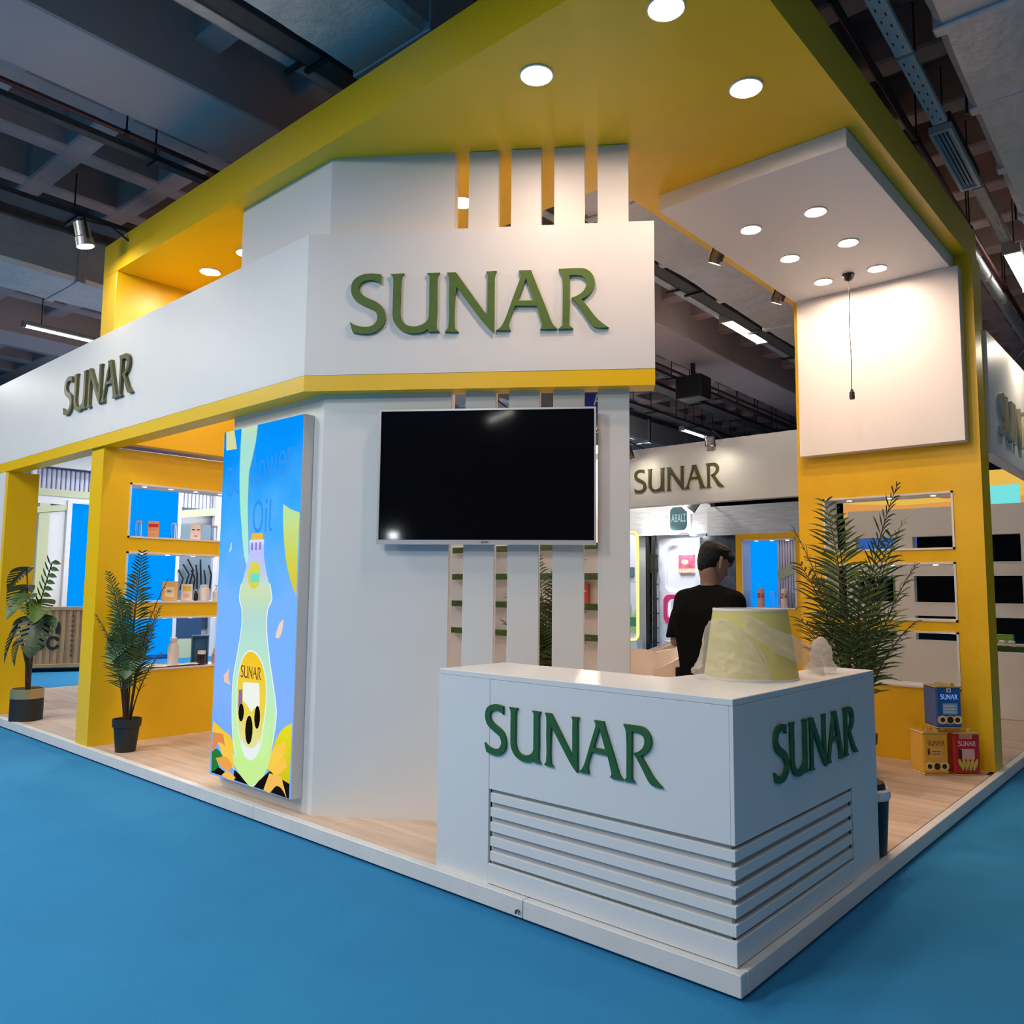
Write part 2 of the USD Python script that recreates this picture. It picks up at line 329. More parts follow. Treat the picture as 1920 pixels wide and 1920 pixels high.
def holed(x0, x1, z0, z1, holes, th_):
    """wall with openings, drawn in xz, thickness th_ towards -y from y=0."""
    pg = Polygon([(x0, z0), (x1, z0), (x1, z1), (x0, z1)])
    for h in holes: pg = pg.difference(Polygon([(h[0], h[2]), (h[1], h[2]), (h[1], h[3]), (h[0], h[3])]))
    return stand(extr(pg, th_))
nw.add('wall_board', xf(holed(NX0, NX1, ZP, 4.63, [(OX0, OX1, a, b) for a, b in NZ], NY1 - NY0), (0, NY1, 0)), yellow_d, smooth=False)
def liner(th, x0, x1, y0, y1, z0, z1, axis, mat, name='niche_liner'):
    """white lining of an opening through a wall; axis: the direction one looks through it."""
    t_, o = 0.018, 0.008
    if axis == 'y': ms = [box(x0, x1, y0 - o, y1 + o, z0, z0 + t_), box(x0, x1, y0 - o, y1 + o, z1 - t_, z1), box(x0, x0 + t_, y0 - o, y1 + o, z0, z1), box(x1 - t_, x1, y0 - o, y1 + o, z0, z1)]
    else: ms = [box(x0 - o, x1 + o, y0, y1, z0, z0 + t_), box(x0 - o, x1 + o, y0, y1, z1 - t_, z1), box(x0 - o, x1 + o, y0, y0 + t_, z0, z1), box(x0 - o, x1 + o, y1 - t_, y1, z0, z1)]
    for n_, m in zip(('shelf_board', 'top_board', 'side_board', 'side_board'), ms): th.add(n_, m, mat, smooth=False)
glow = EM('shelf_led', (1.0, 0.80, 0.62), 9.0)
for i, (a, b) in enumerate(NZ):
    liner(nw, OX0, OX1, NY0, NY1, a, b, 'y', white)
    for q in range(3): nw.add('shelf_lamp', xf(cyl(0, 0, -0.004, 0.0, 0.022, 16), (OX0 + 0.2 + q * 0.375, NY0 + 0.15, b - 0.0185)), glow, label='small round lamp under the top board')
hood = Thing('white_hood', 'white L-shaped hood hung under the canopy and down the niche wall', 'hood', (-0.9, 3.4, 4.5), world=True)
hood.add('ceiling_panel', box(-1.615, -0.2, 2.1, 4.83, 4.50, 4.63, 0.003), white, smooth=False)
hood.add('wall_panel', box(-1.6, -0.14, 4.70, 4.83, 2.925, 4.50, 0.003), white, smooth=False)

def downlight(x, y, z, label, r=0.09, group=None):
    d = Thing('recessed_downlight', label, 'downlight', (x, y, z), group=group)
    d.add('trim_ring', lathe([(r, 0), (r + 0.012, 0), (r + 0.012, -0.006), (r + 0.004, -0.009), (r - 0.004, -0.004), (r - 0.004, 0)], 32), white)
    d.add('lens', lathe([(1e-4, -0.004), (r - 0.004, -0.003)], 32), EM('downlight_glow', WARM, LENS_POWER))
for x, y, lb in ((-0.522, 0.384, 'round downlight nearest the top edge of the photo in the yellow soffit'), (-1.388, 0.365, 'round downlight in the yellow soffit above the left slats'), (-0.508, 1.287, 'round downlight in the yellow soffit in front of the white hood'),
                 (-5.705, 0.6, 'round downlight in the yellow soffit at the far left end'), (-5.03, 0.6, 'downlight in the left soffit half hidden by the white wall edge'), (-2.848, 1.193, 'downlight glimpsed through the first gap between white wall and slats'),
                 (-4.0, 1.2, 'downlight in the left soffit hidden behind the white wall')):
    downlight(x, y, 4.63, lb)
for (x, y), lb in zip(((-1.215, 2.85), (-0.704, 2.88), (-1.207, 3.6), (-0.71, 3.6), (-1.187, 4.32), (-0.703, 4.32)),
                      ('left downlight of the front pair in the white hood', 'right downlight of the front pair in the white hood', 'left downlight of the middle pair in the white hood', 'right downlight of the middle pair in the white hood', 'left downlight of the rear pair in the white hood', 'right downlight of the rear pair in the white hood')):
    downlight(x, y, 4.50, lb, 0.075)
pd = Thing('pendant_holder', 'black pendant cord with ceiling rose and empty bulb holder under white hood', 'pendant', (-0.95, 4.30, 4.50))
pd.add('ceiling_rose', lathe([(0.052, 0), (0.052, -0.012), (0.045, -0.035), (0.03, -0.055), (0.012, -0.064), (1e-4, -0.066)], 24), black)
pd.add('cord', tube([(0.004 * math.sin(i * 0.9), 0, -0.06 - i * 0.0855) for i in range(13)], 0.003, 6), blackm)
pd.add('bulb_holder', lathe([(1e-4, -1.07), (0.010, -1.075), (0.014, -1.095), (0.022, -1.10), (0.024, -1.15), (0.021, -1.165), (1e-4, -1.165)], 20), black)

# ------------------------------------------------------------------ fascia
LET = {
 'S': [[(120, 244), (120, 204), (110, 214), (87, 222), (63, 222), (43, 213), (33, 195), (36, 178), (50, 163), (74, 149), (100, 137), (124, 119), (137, 95), (141, 69), (135, 43), (118, 24), (92, 11), (52, 9), (14, 15), (8, 32), (0, 59), (16, 47), (45, 38), (71, 36), (94, 43), (108, 60), (109, 81), (99, 99), (75, 113), (46, 127), (19, 145), (5, 169), (2, 192), (8, 219), (28, 238), (57, 248), (86, 249)]],
 'U': [[(158, 244), (212, 245), (203, 234), (200, 215), (200, 148), (199, 90), (205, 64), (219, 44), (241, 34), (266, 33), (292, 42), (309, 58), (313, 87), (313, 173), (313, 223), (312, 234), (302, 243), (353, 243), (345, 230), (343, 201), (344, 86), (343, 26), (355, 10), (311, 10), (310, 21), (293, 10), (264, 6), (236, 7), (207, 18), (185, 39), (173, 62), (170, 91), (170, 207), (168, 231)]],
 'N': [[(380, 242), (416, 242), (540, 66), (540, 195), (540, 229), (533, 241), (574, 242), (567, 225), (566, 194), (567, 0), (546, 18), (512, 58), (420, 184), (414, 141), (414, 24), (430, 6), (376, 8), (390, 25), (390, 142), (389, 223)]],
 'A': [[(659, 240), (707, 240), (716, 214), (742, 148), (767, 85), (789, 28), (807, 8), (742, 8), (751, 23), (745, 46), (729, 100), (646, 103), (631, 66), (623, 32), (630, 7), (573, 8), (590, 19), (607, 47), (634, 123), (658, 191), (667, 219)], [(687, 210), (718, 121), (656, 122)]],
 'R': [[(811, 241), (898, 241), (920, 234), (937, 218), (947, 195), (946, 170), (933, 146), (917, 131), (898, 120), (920, 92), (952, 48), (980, 22), (1000, 8), (950, 10), (931, 27), (909, 61), (882, 101), (860, 127), (882, 135), (904, 151), (915, 173), (914, 193), (903, 208), (882, 215), (853, 215), (852, 127), (851, 20), (867, 8), (811, 7), (826, 21), (827, 128), (824, 213)]],
}
def smooth_ring(p, it=2, ang=42):
    p = [np.array(q, float) for q in p]; n = len(p); out = []
    def corner(i):
        a, b = p[i] - p[i - 1], p[(i + 1) % n] - p[i]
        return abs(math.degrees(math.atan2(a[0] * b[1] - a[1] * b[0], a @ b))) > ang
    for i in range(n):
        p0, p1, p2, p3 = p[i - 1], p[i], p[(i + 1) % n], p[(i + 2) % n]
        out.append(p1)
        if np.linalg.norm(p2 - p1) < 8: continue
        m1 = (p2 - p0) / 2 if not corner(i) else (p2 - p1); m2 = (p3 - p1) / 2 if not corner((i + 1) % n) else (p2 - p1)
        L = np.linalg.norm(p2 - p1)
        m1 = m1 / (np.linalg.norm(m1) + 1e-9) * L; m2 = m2 / (np.linalg.norm(m2) + 1e-9) * L
        for s in (0.33, 0.67):
            out.append((2 * s**3 - 3 * s**2 + 1) * p1 + (s**3 - 2 * s**2 + s) * m1 + (-2 * s**3 + 3 * s**2) * p2 + (s**3 - s**2) * m2)
    return out
LPOLY = {}
for c_, rings in LET.items():
    pg = Polygon(smooth_ring(rings[0]), [r for r in rings[1:]])
    LPOLY[c_] = pg.buffer(0)
def sunar(label, loc, rz, width, depth, mat, name='sign_lettering'):
    """five raised letters; local x runs along the wall, -y points out of it."""
    d = Thing(name, label, 'sign lettering', loc, rz)
    for c_ in 'SUNAR':
        pg = affinity.scale(LPOLY[c_], width / 1000, width / 1000, origin=(0, 0))
        d.add('letter', stand(extr(pg, depth)), mat, smooth=20)
    return d
fs = Thing('fascia', 'long white fascia with yellow lower band along the booth front and its angled corner', 'fascia', (-5, 0.1, 2.92), world=True)
FX = -3.125; FY = -0.01
def chamfer(u0, u1, d0, d1, z0, z1, b=0.003, base=(-3.125, -0.01)):
    """a box along the chamfer: u along it, d outwards from the line."""
    m = box(u0, u1, -d1, -d0, z0, z1, b); return xf(m, (base[0], base[1], 0), rz=AC)
def mitred(z0, z1, inset, depth):
    a = math.radians(AC / 2); c = -math.tan(a)
    pts = [(-11.4, FY + inset), (FX + inset * math.tan(a) * 1, FY + inset)]
    e = np.array([FX, FY]) + UA * 2.36 - NA * inset
    eb = np.array([FX, FY]) + UA * 2.36 - NA * depth
    back = (FX - depth * math.tan(a) + 2 * 0, FY + depth)
    pts = [(-11.4, FY + inset), (FX - inset * math.tan(a), FY + inset), tuple(e), tuple(eb), back, (-11.4, FY + depth)]
    m = trimesh.creation.extrude_polygon(Polygon(pts), z1 - z0, engine='earcut'); m.apply_translation((0, 0, z0)); return m
fs.add('white_face', mitred(3.032, 4.028, 0.0, 0.17), white, smooth=False)
fs.add('yellow_band', mitred(2.922, 3.031, 0.002, 0.17), yellow, smooth=False)
sunar('large green SUNAR letters on the angled front panel above the television', (FX + UA[0] * 0.316, FY + UA[1] * 0.316, 3.291), AC, 1.747, 0.022, green_l)
sunar('SUNAR letters seen at a slant on the long left fascia', (-7.46, FY, 3.325), 0, 1.66, 0.03, green_dk)

# ------------------------------------------------------------------ corner wall, slats
WB = (-3.09, 0.139)
cw = Thing('corner_wall', 'white bent wall behind the television and the sunflower oil light box', 'wall panel', (-3.1, 0.4, ZP), world=True)
cw.add('side_panel', box(-4.29, -3.09, 0.139, 0.30, ZP, 4.63), white, smooth=False)
cw.add('front_panel', chamfer(0.0, 0.887, -0.14, 0.0, ZP, 4.63, 0, WB), white, smooth=False)
ss = Thing('slat_screen', 'row of four tall white upright slats beside the corner wall', 'slat screen', (-1.8, 0.95, ZP), world=True)
for i in range(4): ss.add('slat', chamfer(0.985 + 0.2967 * i, 1.193 + 0.2967 * i, -0.10, 0.0, ZP, 4.628, 0.003, WB), white, smooth=False)

# ------------------------------------------------------------------ television
tv = Thing('television', 'wide black television in a thin silver frame on the angled wall', 'television', (WB[0] + UA[0] * 1.14 + NA[0] * 0.03, WB[1] + UA[1] * 1.14 + NA[1] * 0.03, 1.885), AC)
tw, th_ = 0.725, 0.905
fr = Polygon([(-tw, 0), (tw, 0), (tw, th_), (-tw, th_)]).difference(Polygon([(-tw + 0.013, 0.03), (tw - 0.013, 0.03), (tw - 0.013, th_ - 0.013), (-tw + 0.013, th_ - 0.013)]))
tv.add('bezel', xf(stand(extr(fr, 0.034)), (0, -0.02, 0)), silver, smooth=False)
scr = M('tv_glass', (0.004, 0.004, 0.006), 0.06, spec=0.5)
tv.add('screen', box(-tw + 0.012, tw - 0.012, -0.047, -0.03, 0.029, th_ - 0.012), scr, smooth=False)
tv.add('back_cover', box(-tw + 0.02, tw - 0.02, -0.03, 0.0, 0.02, th_ - 0.02, 0.01), black, smooth=False)
tv.add('wall_mount', box(-0.25, 0.25, 0.0, 0.028, 0.3, 0.6), blackm, smooth=False)
lg = text('SUNNY', 0.011, 0.001); lg.apply_translation((-0.025, -0.054, 0.010)); tv.add('maker_lettering', lg, black, smooth=False)

# ------------------------------------------------------------------ light box poster
lb = Thing('light_box_poster', 'tall glowing light box poster of a sunflower oil bottle against blue', 'light box', (-3.735, 0.10, 0.2), world=True)
lb.add('housing', box(-4.275, -3.2, 0.052, 0.139, 0.198, 2.79, 0.003), greywhite, smooth=False)
PR = {
 'stream': [(-4015, 2791), (-3790, 2793), (-3808, 2668), (-3853, 2530), (-3885, 2443), (-3887, 2339), (-3883, 2189), (-3859, 1966), (-3836, 1760), (-3862, 1746), (-3903, 1820), (-3943, 1969), (-3989, 2196), (-4015, 2424), (-4018, 2654)],
 'petal': [(-4244, 2793), (-4124, 2786), (-4075, 2637), (-4232, 2642)],
 'lime': [(-3412, 2175), (-3317, 2134), (-3206, 2103), (-3213, 1536), (-3285, 1637), (-3356, 1795), (-3402, 2019)],
 'cap': [(-3791, 1982), (-3643, 1980), (-3636, 1933), (-3794, 1934)],
 'neck': [(-3822, 1935), (-3623, 1932), (-3619, 1821), (-3578, 1700), (-3532, 1609), (-3907, 1607), (-3866, 1702), (-3820, 1826)],
 'b8': [(-3907, 1607), (-3923, 1541), (-3922, 1502), (-3883, 1431), (-3879, 1283), (-3918, 1109), (-3964, 926), (-3963, 731), (-3940, 541), (-3890, 394), (-3794, 295), (-3687, 223), (-3631, 232), (-3528, 336), (-3454, 456), (-3411, 606), (-3394, 753), (-3447, 930), (-3497, 1074), (-3554, 1296), (-3551, 1439), (-3503, 1508), (-3515, 1560), (-3532, 1609)],
 'label': [(-3735, 1135), (-3654, 1117), (-3579, 1054), (-3530, 953), (-3515, 851), (-3522, 739), (-3568, 513), (-3618, 433), (-3679, 398), (-3760, 420), (-3826, 517), (-3864, 626), (-3888, 739), (-3889, 932), (-3846, 1059), (-3799, 1112)],
 'white': [(-3820, 914), (-3605, 925), (-3587, 770), (-3655, 748), (-3696, 713), (-3742, 754), (-3810, 785)],
 'purple': [(-3871, 856), (-3824, 864), (-3816, 731), (-3868, 729)],
 'curl': [(-3826, 608), (-3788, 499), (-3706, 472), (-3622, 491), (-3571, 549), (-3573, 483), (-3617, 418), (-3700, 391), (-3774, 418)],
 'f1': [(-4242, 591), (-4102, 544), (-3951, 486), (-3911, 277), (-3991, 326), (-4157, 451), (-4243, 511)],
 'f2': [(-4235, 512), (-4084, 515), (-4054, 433), (-4157, 447), (-4214, 373), (-4236, 385)],
 'f3': [(-4157, 451), (-4054, 433), (-3966, 300), (-4001, 271), (-4069, 346)],
 'f4': [(-4178, 330), (-4024, 360), (-3936, 312), (-3986, 266), (-4095, 280)],
 'f5': [(-4082, 220), (-4001, 264), (-3885, 236), (-3920, 208)],
 'g1': [(-4238, 369), (-4168, 399), (-4070, 354), (-4178, 330), (-4126, 275), (-4202, 233), (-4233, 228)],
 'black': [(-4207, 287), (-4038, 250), (-4074, 221), (-3920, 208), (-3911, 285), (-3658, 216), (-3447, 348), (-3392, 328), (-3209, 301), (-3209, 206), (-4236, 218)],
 'r1': [(-3206, 695), (-3308, 647), (-3382, 574), (-3429, 481), (-3460, 346), (-3208, 287)],
 'r2': [(-3502, 362), (-3417, 497), (-3277, 573), (-3253, 505), (-3320, 439), (-3421, 360)],
 'r3': [(-3434, 357), (-3270, 467), (-3235, 409), (-3366, 332)],
 'r4': [(-3446, 334), (-3301, 335), (-3228, 207), (-3296, 259), (-3361, 262), (-3437, 206), (-3512, 215)],
 'p1': [(-4127, 1847), (-4097, 1922), (-4083, 1929), (-4085, 1869)],
 'p2': [(-3448, 1248), (-3407, 1339), (-3356, 1378), (-3364, 1304), (-3401, 1247)],
 'p3': [(-4039, 999), (-4120, 937), (-4108, 890), (-4013, 875), (-4049, 927)],
 'drape': [(-3928, 397), (-3884, 312), (-3686, 212), (-3644, 219), (-3474, 344), (-3409, 570), (-3440, 639), (-3481, 452), (-3668, 344), (-3844, 378)],
}
def print_mat(name, stops, strength=1.0, noise=0.0, z0=0.2, z1=2.79):
    """backlit print: a vertical run of ink colours behind which the lamps of the box sit."""
    nodes = {'g': ('geometry', {}), 's': ('separate_xyz', {}), 'm': ('map_range', {'from_min': z0, 'from_max': z1, 'to_min': 0.0, 'to_max': 1.0}), 'r': ('rgb_ramp', {'ramp': stops}), 'e': ('emission', {'strength': strength})}
    links = [('g.position', 's.vector'), ('s.z', 'm.value'), ('m.result', 'r.fac'), ('r.color', 'e.color')]
    if noise:
        nodes['n'] = ('noise_texture', {'scale': 2.2, 'detail': 2.0}); nodes['a'] = ('math', {'math_type': 'multiply_add', 'value2': noise, 'value3': -noise / 2}); nodes['b'] = ('math', {'math_type': 'add'})
        links = [('g.position', 's.vector'), ('s.z', 'm.value'), ('g.position', 'n.vector'), ('n.fac', 'a.value1'), ('m.result', 'b.value1'), ('a.value', 'b.value2'), ('b.value', 'r.fac'), ('r.color', 'e.color')]
    MATS[name] = usdkit.material(stage, '/World/Looks/' + name, nodes, links, surface='e.emission'); return MATS[name]
def srgb(r, g, b, k=1.0): return tuple(k * (((c / 255 + 0.055) / 1.055) ** 2.4 if c > 10 else c / 255 / 12.92) for c in (r, g, b))
sky = print_mat('print_sky', [(0.0, srgb(110, 170, 255)), (0.2, srgb(130, 178, 255)), (0.5, srgb(120, 182, 255)), (0.72, srgb(70, 175, 255)), (0.9, srgb(12, 150, 255)), (1.0, srgb(0, 145, 255))], 1.0, 0.35)
LY = [0.0518]
def layer(name, key, mat, rnd=True, pts=None, grow=0.0):
    LY[0] -= 0.0006
    p = pts if pts is not None else [(a / 1000, b / 1000) for a, b in PR[key]]
    pg = Polygon([tuple(q) for q in (smooth_ring([(a * 1000, b * 1000) for a, b in p], ang=60) if rnd else [(a * 1000, b * 1000) for a, b in p])]).buffer(0)
    pg = affinity.scale(pg, 0.001, 0.001, origin=(0, 0)).buffer(grow).intersection(Polygon([(-4.272, 0.201), (-3.203, 0.201), (-3.203, 2.787), (-4.272, 2.787)]))
    m = stand(extr(pg, 0.0004)); m.apply_translation((0, LY[0], 0)); lb.add(name, m, mat, smooth=False)
layer('sky_print', None, sky, False, [(-4.272, 0.201), (-3.203, 0.201), (-3.203, 2.787), (-4.272, 2.787)])
E_ = lambda n, r, g, b, k=1.0: EM('ink_' + n, srgb(r, g, b), k)
for s_, x_, z_, h_, r_ in (('Sunflower', -4.20, 2.27, 0.17, 9), ('Oil', -3.82, 1.99, 0.17, 0)):
    m = meshkit.text_mesh(s_, h_, 0.0004, False); w_ = m.bounds[1][0]
    m.apply_scale([(0.90 / w_) if s_ != 'Oil' else 0.9, 1.35, 1]); m = xf(stand(m), ry=-r_); m.apply_translation((x_, LY[0] - 0.001, z_)); lb.add('script_print', m, E_('script', 52, 150, 238), smooth=False)
LY[0] -= 0.0015
layer('petal_print', 'petal', E_('pale_yellow', 215, 220, 160))
layer('stream_print', 'stream', E_('stream_edge', 110, 175, 190), grow=0.006)
layer('stream_print', 'stream', print_mat('ink_stream', [(0.5, srgb(190, 235, 250)), (0.75, srgb(165, 238, 215)), (0.95, srgb(170, 225, 215)), (1.0, srgb(195, 225, 190))]))
layer('lime_print', 'lime', print_mat('ink_lime', [(0.5, srgb(218, 195, 50)), (0.62, srgb(210, 215, 85)), (0.75, srgb(190, 230, 165))]))
for kx in ('p1', 'p2', 'p3'): layer('petal_print', kx, E_('petal_' + kx, *{'p1': (190, 215, 245), 'p2': (240, 215, 195), 'p3': (235, 200, 185)}[kx]))
layer('flower_print', 'f1', print_mat('ink_f1', [(0.02, srgb(245, 205, 80)), (0.16, srgb(245, 200, 60))])); layer('flower_print', 'r1', print_mat('ink_r1', [(0.03, srgb(205, 195, 30)), (0.2, srgb(235, 225, 40))]))
layer('ground_print', 'black', E_('seed_black', 22, 18, 12), False)
layer('leaf_print', 'g1', E_('leaf_green', 40, 125, 50))
layer('flower_print', 'f2', E_('orange', 228, 140, 80)); layer('flower_print', 'f3', E_('gold', 250, 200, 80)); layer('flower_print', 'f4', E_('amber', 238, 165, 80)); layer('flower_print', 'f5', E_('gold2', 245, 190, 90))
layer('flower_print', 'r2', E_('gold3', 250, 205, 75)); layer('flower_print', 'r3', E_('gold', 250, 200, 80)); layer('flower_print', 'r4', E_('gold2', 245, 190, 90))
layer('bottle_print', 'b8', E_('rim_white', 225, 245, 250), grow=0.012)
layer('bottle_print', 'b8', print_mat('ink_bottle', [(0.0, srgb(190, 240, 130)), (0.1, srgb(200, 245, 160)), (0.3, srgb(185, 235, 205)), (0.45, srgb(180, 220, 215)), (0.53, srgb(205, 225, 180)), (0.56, srgb(200, 225, 235))]))
layer('neck_print', 'neck', print_mat('ink_neck', [(0.54, srgb(205, 225, 190)), (0.58, srgb(190, 205, 250)), (0.65, srgb(195, 195, 255)), (0.67, srgb(230, 235, 255))]))
layer('cap_print', 'cap', E_('cap_amber', 240, 190, 70))
for x_ in (-3.79, -3.735, -3.68): layer('neck_print', None, E_('violet', 130, 130, 210), False, [(x_, 1.86), (x_ + 0.022, 1.86), (x_ + 0.022, 1.915), (x_, 1.915)])
layer('stopper_print', None, E_('cap_amber2', 215, 215, 90), True, [(-3.735 + 0.085 * math.cos(a), 1.68 + 0.10 * math.sin(a)) for a in np.linspace(0, 6.28, 17)[:-1]])
layer('stopper_print', None, E_('mint', 110, 225, 205), False, [(-3.78, 1.63), (-3.66, 1.63), (-3.66, 1.69), (-3.78, 1.69)])
layer('drape_print', 'drape', E_('drape', 200, 240, 150))
layer('label_print', 'label', E_('rim_white', 0, 0, 0), grow=0.012); layer('label_print', 'label', print_mat('ink_label', [(0.05, srgb(220, 235, 190)), (0.2, srgb(235, 215, 80)), (0.36, srgb(246, 198, 40))]))
layer('label_print', 'white', E_('label_white', 240, 245, 235)); layer('label_print', 'purple', E_('label_purple', 140, 110, 170)); layer('label_print', 'curl', E_('label_white2', 232, 242, 240))
for cx, cz, rx, rz_ in ((-3.825, 0.70, 0.036, 0.062), (-3.61, 0.69, 0.036, 0.078), (-3.71, 0.592, 0.047, 0.098)):
    layer('seed_print', None, E_('seed_black', 0, 0, 0), True, [(cx + rx * math.cos(a), cz + rz_ * math.sin(a)) for a in np.linspace(0, 6.28, 15)[:-1]])
LY[0] -= 0.0006
for c_ in 'SUNAR':
    m = stand(extr(affinity.scale(LPOLY[c_], 0.000275, 0.00036, origin=(0, 0)), 0.0004)); m.apply_translation((-3.85, LY[0], 0.945)); lb.add('label_letter', m, E_('label_brown', 110, 70, 40), smooth=False)

# ------------------------------------------------------------------ counter
ct = Thing('reception_counter', 'white corner reception counter with louvred fronts at the platform corner', 'counter', (-0.9, 0.9, ZP), world=True)
X0, X1, Y0, Y1, CT = -1.79, -0.04, 0.045, 1.79, 1.157
D_ = 0.018
ct.add('worktop', cat(box(X0, X1, Y0, 0.585, CT - 0.03, CT, 0.003), box(-0.33, X1, 0.585, Y1, CT - 0.03, CT, 0.003)), cwhite, smooth=False)
def frontpanel(x0, x1, z0, z1): return box(x0, x1, Y0, Y0 + D_, z0, z1, 0.0015)
def sidepanel(y0, y1, z0, z1): return box(X1 - D_, X1, y0, y1, z0, z1, 0.0015)
LX, LYs = -1.405, 1.394
ct.add('front_panel', frontpanel(X0, LX - 0.001, ZP, CT - 0.0305), cwhite, smooth=False)
ct.add('front_panel', frontpanel(LX + 0.001, X1 - D_ - 0.0005, 0.572, CT - 0.0305), cwhite, smooth=False)
ct.add('side_panel', sidepanel(Y0, 0.56, 0.572, CT - 0.0305), cwhite, smooth=False)
ct.add('side_panel', sidepanel(0.562, LYs - 0.001, 0.572, CT - 0.0305), cwhite, smooth=False)
ct.add('side_panel', sidepanel(LYs + 0.001, Y1, ZP, CT - 0.0305), cwhite, smooth=False)
ct.add('base_panel', box(LX + 0.001, X1 + 0.004, Y0 - 0.004, Y0 + D_ - 0.0005, ZP + 0.006, 0.202, 0.0015), cwhite, smooth=False)
ct.add('base_panel', box(X1 - D_, X1 + 0.004, Y0 + D_, LYs - 0.001, ZP + 0.006, 0.202, 0.0015), cwhite, smooth=False)
n = 6; pitch = (0.572 - 0.202) / (n - 0.15)
for i in range(n - 1):
    z1 = 0.572 - 0.018 - i * 0.0725; z0 = z1 - 0.046
    ct.add('louvre_slat', box(LX + 0.012, X1 - 0.0005, Y0 + 0.001, Y0 + D_, z0, z1, 0.0015), cwhite, smooth=False)
    ct.add('louvre_slat', box(X1 - D_, X1 - 0.0005, Y0 + D_, LYs - 0.014, z0, z1, 0.0015), cwhite, smooth=False)
ct.add('recess_back', cat(box(LX, X1 - 0.03, Y0 + 0.024, Y0 + 0.032, 0.2, 0.575), box(X1 - 0.032, X1 - 0.024, Y0 + 0.03, LYs, 0.2, 0.575)), greywhite, smooth=False)
ct.add('end_panel', box(X0, X0 + D_, Y0 + D_, 0.585, ZP, CT - 0.0305), cwhite, smooth=False)
ct.add('end_panel', box(-0.33, X1 - D_, Y1 - D_, Y1, ZP, CT - 0.0305), cwhite, smooth=False)
ct.add('inner_panel', cat(box(X0 + D_, -0.33, 0.56, 0.578, ZP, CT - 0.0305), box(-0.325, -0.307, 0.56, Y1 - D_, ZP, CT - 0.0305)), cwhite, smooth=False)
sunar('dark green SUNAR letters on the front of the white counter', (-1.428, Y0, 0.742), 0, 1.06, 0.014, green_c)
sunar('dark green SUNAR letters on the shaded right side of the counter', (X1, 0.415, 0.742), 90, 1.055, 0.014, green_c)

# ------------------------------------------------------------------ left wing
sw = Thing('display_wall', 'yellow display wall on the left with three open product niches', 'wall panel', (-6.62, 0.9, ZP), world=True)
SX0, SX1 = -6.775, -6.49
SNZ = ((0.765, 1.288), (1.425, 1.925), (2.06, 2.6)); SY0, SY1 = 0.282, 1.43
sw.add('wall_board', xf(xf(holed(0.02, 1.72, ZP, 2.922, [(SY0, SY1, a, b) for a, b in SNZ], SX1 - SX0), rz=90), (SX0, 0, 0)), yellow_d, smooth=False)
for a, b in SNZ:
    liner(sw, SX0, SX1, SY0, SY1, a, b, 'x', white)
    for q in range(4): sw.add('shelf_lamp', xf(cyl(0, 0, -0.004, 0.0, 0.02, 16), (SX1 - 0.09, SY0 + 0.18 + q * 0.27, b - 0.0185)), glow, label='small round lamp under the top board')
dj = Thing('doorway_jamb', 'yellow door jamb with white front panel at the far left of the booth', 'wall panel', (-10, 0.1, ZP), world=True)
dj.add('jamb', box(-9.5, -9.2, 0.004, 0.34, ZP, 2.922, 0.003), yellow_d, smooth=False)
dj.add('front_panel', box(-11.38, -9.26, -0.006, 0.004, ZP, 2.922, 0.001), white, smooth=False)
dj.add('panel_core', box(-11.38, -9.5, 0.004, 0.16, ZP, 2.922), white, smooth=False)
#@@PART2
# ------------------------------------------------------------------ plants
leaf_d = M('leaf_dark', (0.020, 0.052, 0.012), 0.42, var=0.35, vscale=7)
leaf_m = M('leaf_mid', (0.045, 0.105, 0.020), 0.42, var=0.35, vscale=7)
leaf_y = M('leaf_light', (0.11, 0.19, 0.035), 0.45, var=0.3, vscale=7)
stem_b = M('stem_brown', (0.045, 0.022, 0.012), 0.6, var=0.3, vscale=20)
soil = M('potting_soil', (0.02, 0.014, 0.01), 0.95, bump=0.6, bscale=90)
pot_k = M('pot_black', (0.016, 0.017, 0.018), 0.55)
def leaflet(base, d, up, L, w, droop):
    """a narrow folded blade: 4 stations, 3 across."""
    d = d / np.linalg.norm(d); s = np.cross(d, up); s /= np.linalg.norm(s) + 1e-9; nrm = np.cross(s, d)
    V, Fc = [], []
    for i, (t_, ww) in enumerate(((0, 0.25), (0.35, 1.0), (0.7, 0.75), (1.0, 0.03))):
        c = base + d * L * t_ - np.array([0, 0, 1]) * droop * L * t_ * t_
        V += [c - s * w * ww / 2 + nrm * w * 0.15 * ww, c, c + s * w * ww / 2 + nrm * w * 0.15 * ww]
        if i:
            o = 3 * i
            for j in (0, 1): Fc += [(o - 3 + j, o - 2 + j, o + 1 + j), (o - 3 + j, o + 1 + j, o + j)]
    return np.array(V), np.array(Fc)
